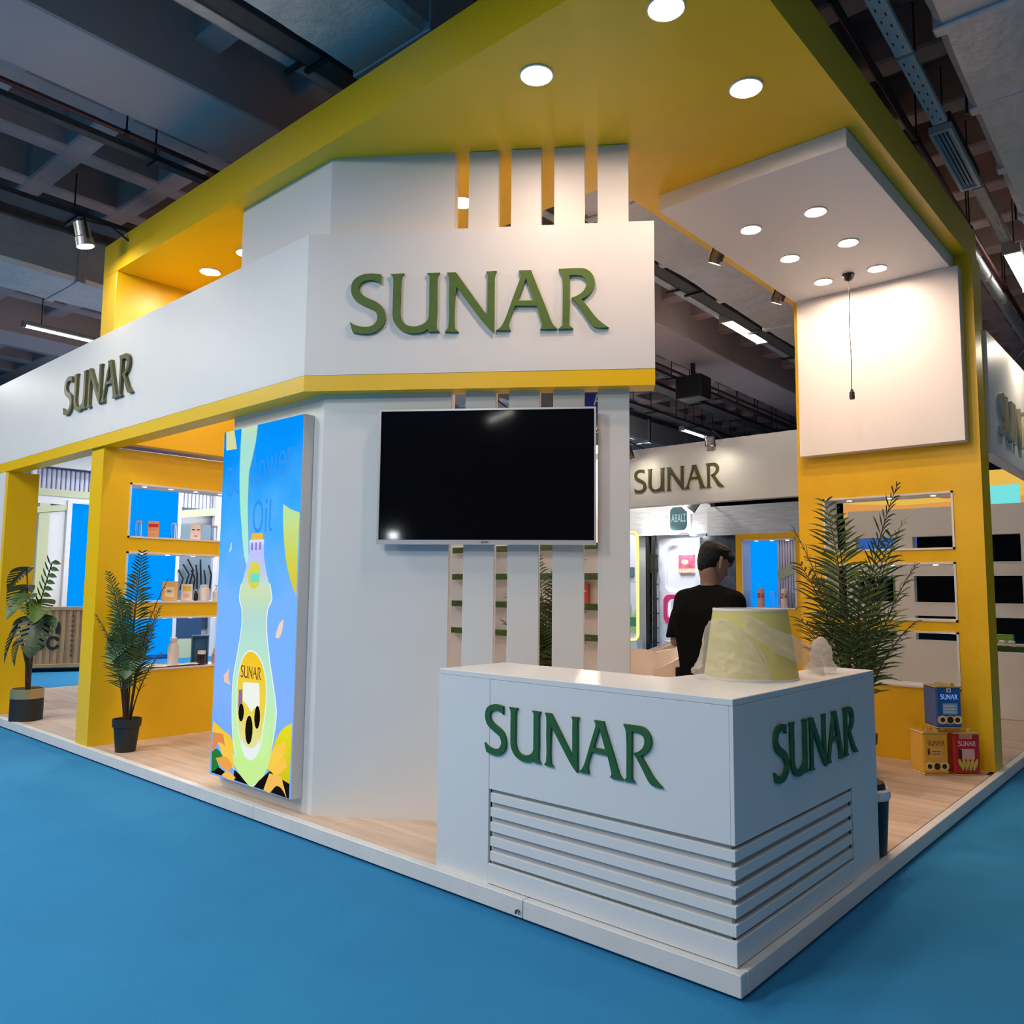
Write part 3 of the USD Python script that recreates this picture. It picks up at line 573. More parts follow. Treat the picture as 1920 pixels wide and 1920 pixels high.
def frond(base, az, lean, L, bend, nl, ll, lw, bare=0.3, droop=0.25, r=random):
    """one palm frond: curved rachis with two rows of leaflets -> (blade mesh, stalk mesh)."""
    pts = []; n = 16; p = np.array(base, float); a = lean
    for i in range(n + 1):
        pts.append(p.copy()); a = lean + bend * (i / n) ** 1.6
        p = p + L / n * np.array([math.sin(a) * math.cos(az), math.sin(a) * math.sin(az), math.cos(a)])
    pts = np.array(pts); VS, FS, o = [], [], 0
    side = np.array([-math.sin(az), math.cos(az), 0])
    for i in range(nl):
        t_ = bare + (1 - bare) * (i + 0.5) / nl; q = t_ * n; j = min(int(q), n - 1); c = pts[j] + (pts[j + 1] - pts[j]) * (q - j)
        tg = pts[j + 1] - pts[j]; tg /= np.linalg.norm(tg); nm = np.cross(tg, side)
        prof = math.sin(math.pi * min(1, 0.18 + 0.82 * (t_ - bare) / (1 - bare)) ** 0.8) * 0.75 + 0.3
        for sg in (-1, 1):
            d = tg * (0.42 + 0.6 * t_) + sg * side * 1.0 + nm * r.uniform(-0.05, 0.22)
            v, f = leaflet(c, d, nm, ll * prof * r.uniform(0.85, 1.1), lw, droop * r.uniform(0.5, 1.4))
            VS.append(v); FS.append(f + o); o += len(v)
    return tm(np.vstack(VS), np.vstack(FS)), tube(pts, np.linspace(0.008, 0.0025, n + 1), 6)
def pot(th, r0, r1, h, mat, rim=True):
    pr = [(1e-4, 0), (r0, 0), (r0 + (r1 - r0) * 0.72, h * 0.72)]
    pr += [(r1 * 0.94, h * 0.76), (r1 * 1.03, h * 0.77), (r1 * 1.06, h), (r1 * 0.97, h)] if rim else [(r1, h), (r1 * 0.95, h)]
    th.add('pot', lathe(pr + [(r1 * 0.92, h * 0.9), (1e-4, h * 0.9)], 36), mat)
    th.add('soil', lathe([(r1 * 0.9, h * 0.9), (r1 * 0.5, h * 0.93), (1e-4, h * 0.94)], 20), soil)
def palm(label, loc, H, spread, nf, seed, potspec=(0.085, 0.118, 0.29), mats=(leaf_d, leaf_m, leaf_m), ll=0.2, group=None, bare=0.36, lw=0.017, dens=1.0):
    r = random.Random(seed); th = Thing('potted_palm', label, 'potted plant', loc)
    pot(th, *potspec, pot_k); h0 = potspec[2] * 0.9
    for i in range(nf):
        az = i * 2.399 + r.uniform(-0.4, 0.4); k_ = i / max(1, nf - 1)
        L = (H - h0) * (1 - 0.55 * k_) * r.uniform(0.95, 1.05); lean = spread * (0.12 + 0.5 * k_) * r.uniform(0.6, 1.2)
        b, s = frond((0.025 * math.cos(az), 0.025 * math.sin(az), h0), az, lean, L, 0.25 + 0.75 * spread * r.uniform(0.6, 1.2) * (0.5 + k_), int(30 * dens * (0.6 + 0.5 * (1 - k_))), ll, lw, bare, 0.3, r)
        f_ = th.add('frond', b, mats[i % len(mats)], smooth=40); th.add('stalk', s, stem_b, parent=f_)
    for i in range(7):
        az = r.uniform(0, 6.28); th.add('stem', tube([(0.03 * math.cos(az), 0.03 * math.sin(az), h0), (0.05 * math.cos(az), 0.05 * math.sin(az), h0 + 0.2 + 0.2 * r.random()), (0.07 * math.cos(az), 0.07 * math.sin(az), h0 + 0.35 + 0.3 * r.random())], 0.007, 6), stem_b)
    return th
def monstera_leaf(W, cuts=5):
    """split-leaf outline in xy, stem at the origin, tip along +y."""
    a = np.linspace(0, 1, 40); out = []
    xs_ = W * 0.52 * np.sin(np.pi * a ** 0.75) ** 0.8; ys_ = W * (-0.16 + 1.1 * a - 0.12 * np.sin(np.pi * a))
    R_ = [(x, y) for x, y in zip(xs_, ys_)]; pg = Polygon(R_ + [(-x, y) for x, y in R_[::-1]]).buffer(0)
    pg = pg.difference(Polygon([(0, 0.0), (-W * 0.05, -W * 0.3), (W * 0.05, -W * 0.3)]))
    for i in range(cuts):
        y = W * (0.12 + 0.62 * i / cuts)
        for sg in (-1, 1):
            pg = pg.difference(LineString([(sg * W * 0.16, y), (sg * W * 0.62, y + W * 0.26)]).buffer(W * 0.022))
    m = trimesh.creation.extrude_polygon(max(getattr(pg, 'geoms', [pg]), key=lambda g: g.area), 0.0015, engine='earcut')
    m = m.subdivide_to_size(W * 0.12); v = m.vertices
    v[:, 2] += 0.35 * np.abs(v[:, 0]) ** 1.0 * 0.6 - 0.6 * (v[:, 1] / W) ** 2 * W * 0.35
    return tm(v, m.faces)
palm_left = palm('slim potted palm in a plain black pot beside the left display niches', (-6.06, 0.19, ZP), 1.82, 0.26, 12, 3, ll=0.20, lw=0.014)
lp = palm_left
for dz_, rz_, tl, W_ in ((1.22, 165, 40, 0.30), (1.02, 205, 35, 0.32), (0.88, 235, 45, 0.28)):
    l_ = xf(xf(monstera_leaf(W_, 7), rx=-tl), rz=rz_); l_.apply_translation((-0.02 + 0.06 * (dz_ < 1), -0.02, dz_)); lp.add('broad_leaf', l_, leaf_m, smooth=50)
palm('tall bushy palm rising behind the right end of the counter', (-0.88, 3.92, ZP), 2.42, 0.36, 15, 11, (0.12, 0.16, 0.34), (leaf_m, leaf_d, leaf_y), ll=0.40, bare=0.28, lw=0.021, dens=0.8)
palm('dark palm seen through the gaps between the lower slats', (-4.20, 3.95, ZP), 1.98, 0.52, 18, 21, (0.12, 0.16, 0.34), (leaf_d, leaf_m, leaf_d), ll=0.32, bare=0.2, lw=0.02)
palm('sparse yellowish palm lit up beside the glowing rounded cabinet', (-6.75, 8.2, ZP), 2.45, 0.35, 9, 31, (0.12, 0.16, 0.34), (leaf_y, leaf_m), ll=0.26)
mo = Thing('potted_monstera', 'monstera with big split leaves in a black pot with a gold rim', 'potted plant', (-8.57, 0.16, ZP))
mo.add('pot', lathe([(1e-4, 0), (0.165, 0), (0.165, 0.245), (0.15, 0.245), (0.15, 0.31), (1e-4, 0.31)], 40), pot_k)
mo.add('gold_rim', lathe([(0.1665, 0.24), (0.1665, 0.345), (0.152, 0.345), (0.152, 0.24)], 40), M('gold_rim', (0.55, 0.42, 0.22), 0.35, metal=0.7), label='matt gold rim band')
mo.add('soil', lathe([(0.15, 0.315), (0.08, 0.325), (1e-4, 0.325)], 20), soil)
for i, (dx, dy, dz, W, tilt, az, mt) in enumerate(((-0.06, -0.10, 1.02, 0.44, 62, 160, leaf_d), (0.16, 0.02, 1.10, 0.46, 60, 225, leaf_d), (0.02, -0.06, 1.36, 0.36, 35, 200, leaf_m), (-0.20, -0.02, 1.45, 0.36, 50, 120, leaf_m), (-0.28, 0.0, 1.66, 0.34, 40, 130, leaf_d), (-0.12, -0.06, 0.86, 0.30, 70, 150, leaf_m), (0.06, 0.06, 1.02, 0.32, 65, 215, leaf_m), (0.10, 0.0, 1.30, 0.36, 30, 250, leaf_y))):
    lf = xf(xf(monstera_leaf(W), rx=-tilt), (dx, dy, dz), rz=az)
    lf = xf(xf(monstera_leaf(W), rx=-tilt), rz=az); lf.apply_translation((dx, dy, dz))
    l_ = mo.add('leaf', lf, mt, smooth=50)
    mo.add('leaf_stem', tube([(0.02 * math.cos(i), 0.02 * math.sin(i), 0.3), (dx * 0.35, dy * 0.35, 0.3 + (dz - 0.3) * 0.55), (dx, dy, dz)], 0.008, 6), stem_b, parent=l_)
r_ = random.Random(5)
for i in range(14):
    t_ = i / 13; c = np.array([0.14 + 0.30 * t_, 0.02, 1.28 + 0.46 * t_]); sg = 1 if i % 2 else -1
    v, f = leaflet(c, np.array([0.5 + sg * 0.55, sg * 0.3, 0.45 - sg * 0.45]), np.array([0.0, -1.0, 0.3]), 0.15, 0.055, 0.15)
    mo.add('leaf', tm(v, f), leaf_m, smooth=60)
mo.add('branch', tube([(0.03, 0, 0.3), (0.10, 0.01, 0.9), (0.14, 0.02, 1.28), (0.44, 0.02, 1.74)], 0.007, 6), stem_b)

# ------------------------------------------------------------------ people
skin = M('skin', (0.30, 0.155, 0.105), 0.5); hair_m = M('hair_black', (0.005, 0.0045, 0.0045), 0.6, spec=0.25, bump=0.5, bscale=120)
shirt_k = M('shirt_black', (0.005, 0.005, 0.005), 1.0, spec=0.08); trouser = M('trouser_black', (0.006, 0.006, 0.007), 1.0, spec=0.08)
def ball(p, r, n=20): return mf.Manifold.sphere(r, n).translate([float(c) for c in p])
def chain(js, n=20):
    return [mf.Manifold.batch_hull([ball(a[:3], a[3], n), ball(b[:3], b[3], n)]) for a, b in zip(js[:-1], js[1:])]
def fuse(parts, edge=0.014, it=6):
    m = mf.Manifold.batch_boolean(parts, mf.OpType.Add).refine_to_length(edge).to_mesh()
    t_ = trimesh.Trimesh(m.vert_properties[:, :3], m.tri_verts, process=True)
    trimesh.smoothing.filter_taubin(t_, iterations=it); return t_
def person(label, loc, rz, shirt, group=None):
    th = Thing('person', label, 'person', loc, rz)
    hy, hp = math.radians(-26), math.radians(22)       # head turned to his right and bowed
    HC = np.array([0.02, 0.035, 1.675])
    def hd(p):
        x, y, z = p; y, z = y * math.cos(hp) + z * math.sin(hp), z * math.cos(hp) - y * math.sin(hp)
        return HC + [x * math.cos(hy) - y * math.sin(hy), x * math.sin(hy) + y * math.cos(hy), z]
    def hb(p, r): q = hd(p); return (*q, r)
    B = []
    # trunk and neck
    B += [mf.Manifold.batch_hull([ball((s * 0.10, 0, 1.0), 0.105) for s in (-1, 1)] + [ball((s * 0.085, 0.0, 1.14), 0.10) for s in (-1, 1)])]
    B += [mf.Manifold.batch_hull([ball((s * 0.085, 0.0, 1.14), 0.10) for s in (-1, 1)] + [ball((s * 0.115, -0.005, 1.33), 0.105) for s in (-1, 1)])]
    B += [mf.Manifold.batch_hull([ball((s * 0.115, -0.005, 1.33), 0.105) for s in (-1, 1)] + [ball((s * 0.165, 0, 1.435), 0.06) for s in (-1, 1)] + [ball((0, 0.0, 1.48), 0.06)])]
    B += chain([(0, -0.005, 1.46, 0.062), (0.008, 0.012, 1.54, 0.056), (*hd((0, -0.03, -0.06)), 0.058)])
    # head: skull, face, jaw, nose, ears
    B += [mf.Manifold.batch_hull([ball(hd((0, -0.03, 0.035)), 0.079), ball(hd((0, 0.03, 0.04)), 0.071), ball(hd((0, 0.045, -0.03)), 0.058), ball(hd((0, 0.06, -0.095)), 0.028)])]
    B += chain([hb((0, 0.092, 0.02), 0.011), hb((0, 0.112, -0.025), 0.015)]) + chain([hb((-0.02, 0.088, -0.062), 0.009), hb((0.02, 0.088, -0.062), 0.009)])
    for s in (-1, 1):
        B += [mf.Manifold.batch_hull([ball(hd((s * 0.079, -0.008, 0.015)), 0.014, 12), ball(hd((s * 0.085, -0.02, 0.03)), 0.013, 12), ball(hd((s * 0.078, 0.0, -0.03)), 0.009, 12)])]
        B += chain([hb((s * 0.045, 0.082, 0.035), 0.012), hb((s * 0.015, 0.09, 0.033), 0.010)])
    # legs and feet
    for s in (-1, 1):
        B += chain([(s * 0.095, 0, 0.96, 0.095), (s * 0.10, 0.01, 0.72, 0.075), (s * 0.10, 0.015, 0.50, 0.055), (s * 0.105, -0.01, 0.34, 0.058), (s * 0.105, -0.02, 0.09, 0.037)])
        B += chain([(s * 0.105, -0.03, 0.04, 0.036), (s * 0.115, 0.12, 0.03, 0.03), (s * 0.12, 0.17, 0.024, 0.022)])
    # arms, bent forward at the elbow; hands hold a phone
    EL = {-1: (-0.235, -0.01, 1.165), 1: (0.235, 0.0, 1.165)}; WR = {-1: (-0.115, 0.215, 1.20), 1: (0.12, 0.225, 1.215)}
    for s in (-1, 1):
        B += chain([(s * 0.175, 0, 1.43, 0.055), (s * 0.208, -0.01, 1.30, 0.046), (*EL[s], 0.038), (*((np.array(EL[s]) * 0.6 + np.array(WR[s]) * 0.4)), 0.038), (*WR[s], 0.025)])
    body = fuse(B)
    # hands
    Hn = []
    for s in (-1, 1):
        w = np.array(WR[s]); f = np.array([-s * 0.45, 0.85, 0.25]); f /= np.linalg.norm(f); u = np.array([0, -0.25, 1.0]); side = np.cross(f, u); side /= np.linalg.norm(side); u = np.cross(side, f)
        pc = [w + f * 0.085 + u * o for o in (0.033, 0.011, -0.011, -0.032)]
        Hn += [mf.Manifold.batch_hull([ball(w, 0.024, 14)] + [ball(p, 0.011, 12) for p in pc])]
        inw = -side * s if np.dot(-side * s, [-s, 0, 0]) > 0 else side * s
        for p, L in zip(pc, (0.072, 0.08, 0.075, 0.06)):
            a = p + f * L * 0.45; b = a + (f * 0.45 + inw * 0.8) * L * 0.35; c = b + (inw * 0.95 - f * 0.3) * L * 0.28
            Hn += chain([(*p, 0.0098), (*a, 0.009), (*b, 0.0085), (*c, 0.0075)], 12)
        t0 = w + f * 0.03 + u * 0.022; Hn += chain([(*t0, 0.0125), (*(t0 + f * 0.03 + u * 0.03 + inw * 0.012), 0.0105), (*(t0 + f * 0.055 + u * 0.032 + inw * 0.03), 0.009)], 12)
    hands = fuse(Hn, 0.006, 4)
    th.add('body', cat(body, hands), skin, smooth=60)
    hp_ = [mf.Manifold.batch_hull([ball(hd((0, -0.034, 0.055)), 0.089), ball(hd((0, 0.04, 0.075)), 0.072), ball(hd((0, -0.05, 0.0)), 0.070), ball(hd((0, -0.062, -0.045)), 0.045)]),
           mf.Manifold.batch_hull([ball(hd((0.0, 0.085, 0.075)), 0.04), ball(hd((-0.045, 0.06, 0.07)), 0.04), ball(hd((0.045, 0.06, 0.07)), 0.04), ball(hd((0.02, 0.10, 0.045)), 0.022)])]
    hr = fuse(hp_, 0.009, 3); v = hr.vertices; v += (np.stack([meshkit.fbm(v * 38, 3, s_) for s_ in (1, 2, 3)], -1) - 0.5) * 0.014
    th.add('hair', tm(v, hr.faces), hair_m, smooth=50)
    S = [mf.Manifold.batch_hull([ball((s * 0.12, 0.0, 0.92), 0.112) for s in (-1, 1)] + [ball((s * 0.115, -0.005, 1.15), 0.115) for s in (-1, 1)]),
         mf.Manifold.batch_hull([ball((s * 0.115, -0.005, 1.15), 0.115) for s in (-1, 1)] + [ball((s * 0.135, -0.008, 1.33), 0.118) for s in (-1, 1)]),
         mf.Manifold.batch_hull([ball((s * 0.135, -0.008, 1.33), 0.118) for s in (-1, 1)] + [ball((s * 0.17, -0.003, 1.43), 0.075) for s in (-1, 1)] + [ball((0, 0.0, 1.485), 0.07)])]
    for s in (-1, 1): S += chain([(s * 0.165, -0.003, 1.425, 0.07), (s * 0.208, -0.01, 1.31, 0.066), (s * 0.235, -0.01, 1.20, 0.066)])
    sh = mf.Manifold.batch_boolean(S, mf.OpType.Add) - ball((0.0, 0.02, 1.575), 0.082)
    sh = sh - mf.Manifold.cube([2, 2, 0.4], True).translate([0, 0, 0.68])
    for s in (-1, 1): sh = sh - mf.Manifold.cube([0.3, 0.4, 0.2], True).rotate([0, s * 12, 0]).translate([s * 0.325, 0, 1.075])
    m = sh.refine_to_length(0.016).to_mesh(); q = trimesh.Trimesh(m.vert_properties[:, :3], m.tri_verts, process=True); trimesh.smoothing.filter_taubin(q, iterations=4)
    v = q.vertices.copy(); v += (np.stack([meshkit.fbm(v * [9, 9, 5], 3, s_) for s_ in (4, 5, 6)], -1) - 0.5) * 0.022
    th.add('shirt', tm(v, q.faces), shirt, smooth=50)
    T_ = []
    for s in (-1, 1): T_ += chain([(s * 0.095, 0, 0.95, 0.108), (s * 0.10, 0.01, 0.72, 0.09), (s * 0.10, 0.01, 0.50, 0.072), (s * 0.105, -0.012, 0.10, 0.062)])
    th.add('trousers', fuse(T_, 0.02, 4), trouser, smooth=50)
    F_ = []
    for s in (-1, 1): F_ += [mf.Manifold.batch_hull([ball((s * 0.105, -0.04, 0.045), 0.044), ball((s * 0.118, 0.12, 0.038), 0.038), ball((s * 0.12, 0.18, 0.03), 0.029)])]
    for f_ in F_:
        m = f_.to_mesh(); th.add('shoe', trimesh.Trimesh(m.vert_properties[:, :3], m.tri_verts), black)
    ph = box(-0.037, 0.037, -0.004, 0.004, -0.075, 0.075, 0.003); th.add('phone', xf(ph, (0.0, 0.305, 1.265), rx=-35), black, smooth=False)
    return th
person('person in a black T-shirt standing behind the counter with back turned', (-1.02, 1.70, ZP), 2, shirt_k)
person('distant person in a white shirt glimpsed through the rear wall window', (-2.45, 15.0, 0.0), 120, M('shirt_white', (0.7, 0.72, 0.78), 0.9))

# ------------------------------------------------------------------ things on and by the counter
ct.add('worktop_corner', xf(trimesh.creation.extrude_polygon(Polygon([(-0.66, 0.5855), (-0.3305, 0.5855), (-0.3305, 1.34), (-0.60, 1.10)]), 0.03, engine='earcut'), (0, 0, CT - 0.03)), cwhite, smooth=False)
shade_m = usdkit.material(stage, '/World/Looks/lime_shade', {'d': ('principled_bsdf', {'base_color': (0.80, 0.75, 0.30), 'roughness': 0.6}), 't': ('translucent_bsdf', {'color': (0.82, 0.78, 0.36)}), 'm': ('mix_closure', {'fac': 0.35})}, [('d.BSDF', 'm.closure1'), ('t.BSDF', 'm.closure2')], surface='m.closure')
film = usdkit.material(stage, '/World/Looks/plastic_film', {'tc': ('texture_coordinate', {}), 'n': ('noise_texture', {'scale': 26.0, 'detail': 4.0}), 'b': ('bump', {'strength': 0.5, 'distance': 0.01}), 'tr': ('transparent_bsdf', {}), 'd': ('principled_bsdf', {'base_color': (0.80, 0.76, 0.72), 'roughness': 0.22}), 'tl': ('translucent_bsdf', {'color': (0.8, 0.76, 0.72)}), 'a': ('mix_closure', {'fac': 0.4}), 'm': ('mix_closure', {'fac': 0.44})},
    [('tc.object', 'n.vector'), ('n.fac', 'b.height'), ('b.normal', 'd.normal'), ('d.BSDF', 'a.closure1'), ('tl.BSDF', 'a.closure2'), ('tr.BSDF', 'm.closure1'), ('a.closure', 'm.closure2')], surface='m.closure')
sd = Thing('lamp_shade', 'lime yellow drum lampshade standing on the counter under plastic film', 'lampshade', (-0.355, 0.884, CT))
sd.add('drum', lathe([(0.232, 0.0), (0.236, 0.0), (0.186, 0.352), (0.182, 0.352), (0.232, 0.0)], 56), shade_m, smooth=40)
sd.add('rim_ring', lathe([(0.232, 0.0), (0.238, 0.0), (0.2365, 0.012), (0.231, 0.012), (0.232, 0.0)], 56), white, smooth=40)
sd.add('rim_ring', lathe([(0.181, 0.342), (0.1885, 0.342), (0.187, 0.354), (0.181, 0.354), (0.181, 0.342)], 56), white, smooth=40)
sd.add('spider', cat([xf(tube([(-0.182, 0, 0.33), (0.182, 0, 0.33)], 0.002, 6), rz=a) for a in (0, 60, 120)] + [lathe([(0.018, 0.325), (0.022, 0.325), (0.022, 0.335), (0.018, 0.335), (0.018, 0.325)], 20)]), chrome)
bg = Thing('plastic_bag', 'crumpled clear plastic film slipping off the lime lampshade', 'plastic bag', (-0.355, 0.884, CT))
def sheet(fn, nu, nv):
    U, V = np.meshgrid(np.linspace(0, 1, nu), np.linspace(0, 1, nv), indexing='ij'); p = fn(U, V).reshape(-1, 3)
    i, j = np.meshgrid(np.arange(nu - 1), np.arange(nv - 1), indexing='ij'); a = (i * nv + j).ravel()
    return tm(p, np.vstack([np.stack([a, a + 1, a + nv + 1], 1), np.stack([a, a + nv + 1, a + nv], 1)]))
VA = math.atan2(-3.912, 1.919)      # towards the aisle corner
def wrapf(U, V):
    a = VA + math.radians(-105) + math.radians(125) * U; hmax = 0.07 + 0.235 * np.sin(np.pi * np.clip(U * 1.02, 0, 1)) ** 0.6; lo = 0.012 + 0.045 * np.sin(np.pi * U) ** 2 * 0
    z = lo + (hmax - lo) * V; r = 0.237 - 0.05 * z / 0.352 + 0.012
    q = np.stack([U * 9, V * 6, U * 0], -1); r = r + 0.028 * meshkit.fbm(q, 4, 3) + 0.05 * (1 - V) ** 3 * (0.4 + meshkit.fbm(q * 1.3, 2, 8)) * (1 - U) ** 0.7
    z = z + 0.02 * (meshkit.fbm(q * 1.7, 3, 6) - 0.5) * V
    return np.stack([r * np.cos(a), r * np.sin(a), z], -1)
bg.add('film', sheet(wrapf, 60, 36), film, smooth=60)
def tailf(U, V):
    a = VA + math.radians(-8) + math.radians(92) * U; z = 0.29 - 0.21 * U + (0.05 + 0.02 * U) * (V - 0.5) * 2; q = np.stack([U * 8, V * 5, V * 0 + 4], -1)
    r = 0.237 - 0.05 * z / 0.352 + 0.018 + 0.03 * meshkit.fbm(q, 4, 13) + 0.09 * U ** 3
    return np.stack([r * np.cos(a), r * np.sin(a), np.maximum(z + 0.03 * (meshkit.fbm(q, 3, 2) - 0.5), 0.004)], -1)
bg.add('film', sheet(tailf, 50, 18), film, smooth=60)
bb = trimesh.creation.icosphere(4, 1.0); v = bb.vertices.copy(); sc = np.array([0.055, 0.055, 0.10]); nz = meshkit.fbm(v * 2.6, 4, 17)
v = v * (0.75 + 0.6 * nz[:, None]) * sc; v[:, 2] = np.maximum(v[:, 2] + 0.085, 0.003 + 0.02 * nz); lowm = np.clip(1 - v[:, 2] / 0.07, 0, 1); v[:, :2] *= (1 + 0.9 * lowm[:, None])
b2 = Thing('plastic_bag', 'small knotted bunch of clear plastic film right of the lampshade', 'plastic bag', (-0.185, 1.39, CT)); b2.add('film', tm(v, bb.faces), film, smooth=60)
cb = Thing('waste_bin', 'black waste bin with white liner peeping out behind the counter', 'waste bin', (-0.15, 1.93, ZP))
cb.add('drum', lathe([(1e-4, 0), (0.105, 0), (0.125, 0.36), (0.118, 0.36), (0.1, 0.02), (1e-4, 0.02)], 36), black)
cb.add('liner', lathe([(0.127, 0.31), (0.134, 0.325), (0.131, 0.36), (0.122, 0.372), (0.112, 0.36), (0.112, 0.3)], 36), M('liner_white', (0.7, 0.7, 0.72), 0.4))
cb.add('swing_lid', lathe([(0.11, 0.365), (0.10, 0.40), (0.05, 0.425), (1e-4, 0.43)], 28), black)

# ------------------------------------------------------------------ oil tins
gold = M('tin_gold', (0.72, 0.55, 0.22), 0.28, metal=0.6)
def flat(pg, y=0.0, d=0.0006):
    m = stand(extr(pg, d)); m.apply_translation((0, y, 0)); return m
def rect(x0, x1, z0, z1): return Polygon([(x0, z0), (x1, z0), (x1, z1), (x0, z1)])
def ell(cx, cz, rx, rz_, n=20): return Polygon([(cx + rx * math.cos(a), cz + rz_ * math.sin(a)) for a in np.linspace(0, 2 * math.pi, n + 1)[:-1]])
def tin(label, loc, rz, body, word, wcol, kind):
    th = Thing('oil_tin', label, 'oil tin', loc, rz); w, h = 0.106, 0.345; y = -w
    th.add('can', box(-w, w, -w, w, 0.006, h - 0.006, 0.012), body, smooth=False)
    for z in (0.0, h - 0.012):
        th.add('seam_rim', box(-w - 0.003, w + 0.003, -w - 0.003, w + 0.003, z, z + 0.012, 0.004), gold, smooth=False)
    th.add('cap', xf(lathe([(0.028, 0), (0.028, 0.022), (0.02, 0.028), (1e-4, 0.028)], 24), (0.05, -0.04, h)), gold)
    th.add('handle', tube([(-0.06, 0, h), (-0.055, 0, h + 0.018), (0.0, 0.0, h + 0.022), (0.0, 0.03, h)], 0.004, 8), gold)
    for c_ in 'SUNAR': th.add('name_letter', flat(affinity.translate(affinity.scale(LPOLY[c_], 0.000145, 0.000165, origin=(0, 0)), -0.07, 0.238), y - 0.0005, 0.0008), wcol, smooth=False)
    dk = M('print_dark_seed', (0.035, 0.012, 0.008), 0.5); ye = M('print_petal', (0.80, 0.60, 0.25), 0.45); pale = M('print_pale', (0.72, 0.66, 0.58), 0.5); lb_ = M('print_light_blue', (0.20, 0.42, 0.62), 0.45)
    if kind == 'blue':
        th.add('panel_print', flat(rect(-0.055, 0.07, 0.115, 0.205), y - 0.0003), lb_, smooth=False)
        for i in range(3): th.add('line_print', flat(rect(-0.045, 0.05, 0.13 + 0.024 * i, 0.139 + 0.024 * i), y - 0.001), pale, smooth=False)
        th.add('seal_print', flat(rect(-0.018, 0.018, 0.295, 0.332), y - 0.0004), pale, smooth=False); th.add('seal_print', flat(ell(0, 0.313, 0.009, 0.014), y - 0.0011), M('print_blue', (0.05, 0.15, 0.40), 0.4), smooth=False)
    elif kind == 'yellow':
        th.add('panel_print', flat(rect(-0.045, 0.045, 0.145, 0.215), y - 0.0003), M('print_sand', (0.66, 0.45, 0.12), 0.5), smooth=False)
        th.add('mark_print', flat(rect(-0.072, -0.052, 0.165, 0.215), y - 0.0004), M('print_brown_red', (0.16, 0.02, 0.015), 0.5), smooth=False)
        for i in range(2): th.add('line_print', flat(rect(-0.035, 0.035, 0.165 + 0.022 * i, 0.173 + 0.022 * i), y - 0.001), M('print_brown', (0.25, 0.12, 0.03), 0.5), smooth=False)
    else:
        th.add('panel_print', flat(rect(-0.05, 0.06, 0.13, 0.215), y - 0.0003), M('print_pink', (0.62, 0.38, 0.34), 0.5), smooth=False)
        th.add('mark_print', flat(rect(-0.068, -0.042, 0.135, 0.21), y - 0.001), M('print_near_black', (0.03, 0.012, 0.012), 0.5), smooth=False)
        th.add('patch_print', flat(rect(-0.06, 0.045, 0.295, 0.343), y - 0.0004), M('print_salmon', (0.55, 0.22, 0.12), 0.5), smooth=False)
        for i in range(5):
            th.add('corn_print', flat(affinity.rotate(ell(-0.055 + 0.03 * i, 0.088, 0.014, 0.05), (i - 2) * -9), y - 0.0012 - 0.0003 * i), M('print_corn', (0.60, 0.48, 0.08), 0.5), smooth=False)
            th.add('husk_print', flat(affinity.rotate(Polygon([(-0.062 + 0.03 * i, 0.1), (-0.055 + 0.03 * i, 0.02), (-0.045 + 0.03 * i, 0.1), (-0.055 + 0.03 * i, 0.06)]), (i - 2) * -9), y - 0.003), M('print_husk', (0.06, 0.07, 0.015), 0.5), smooth=False)
    if kind != 'corn':
        th.add('flower_print', flat(unary_union([ell(x, 0.07, 0.042, 0.036) for x in (-0.06, 0.005, 0.066)]).intersection(rect(-0.105, 0.105, 0, 0.2)), y - 0.0005), ye, smooth=False)
        for x, rr in ((-0.058, 0.019), (0.005, 0.027), (0.066, 0.02)): th.add('seed_head_print', flat(ell(x, 0.07, rr, rr * 1.05), y - 0.0013), dk, smooth=False)
    return th
tin('yellow oil tin on the floor, left of the two lower tins', (-0.462, 4.452, ZP), 44, M('tin_yellow', (0.78, 0.42, 0.03), 0.3, metal=0.1), 'KARNAVAL', M('print_brown_red', (0.16, 0.02, 0.015), 0.5), 'yellow')
tin('red oil tin on the floor, right of the two lower tins', (-0.262, 4.62, ZP), 39, M('tin_red', (0.42, 0.015, 0.015), 0.3, metal=0.1), 'SARIMAY', M('print_white', (0.75, 0.72, 0.68), 0.5), 'corn')
tin('blue oil tin stacked on top of the yellow and red ones', (-0.372, 4.555, ZP + 0.376), 42, M('tin_blue', (0.030, 0.11, 0.36), 0.3, metal=0.1), 'YUPESA', M('print_sky', (0.30, 0.50, 0.68), 0.5), 'blue')
#@@PART3
# ------------------------------------------------------------------ goods in the left niches
glassy = usdkit.material(stage, '/World/Looks/clear_glass', {'g': ('principled_bsdf', {'base_color': (0.92, 0.95, 1.0), 'roughness': 0.03, 'transmission_weight': 1.0, 'ior': 1.45})}, [], surface='g.BSDF')
cream = M('cream_plastic', (0.78, 0.72, 0.68), 0.35); pinky = M('pink_plastic', (0.75, 0.42, 0.38), 0.4); brownd = M('dark_brown_glass', (0.03, 0.012, 0.008), 0.12, spec=0.8)
def bottle(name, label, cat_, loc, prof, mat, cap=None, capmat=None, lab=None, group=None):
    th = Thing(name, label, cat_, loc, 0, group)
    th.add('body', lathe(prof, 28), mat, smooth=40)
    if cap: th.add('cap', lathe(cap, 24), capmat or white, smooth=40)
    if lab: th.add('label_band', lathe([(lab[0], lab[1]), (lab[0], lab[2])], 28), lab[3], smooth=40)
    return th
def tumbler(label, loc, h=0.145, r=0.032): return bottle('glass_tube', label, 'glass', loc, [(1e-4, 0), (r, 0), (r, h), (r - 0.003, h), (r - 0.003, 0.006), (1e-4, 0.006)], glassy, [(1e-4, h), (r + 0.002, h), (r + 0.002, h + 0.018), (1e-4, h + 0.02)], silver)
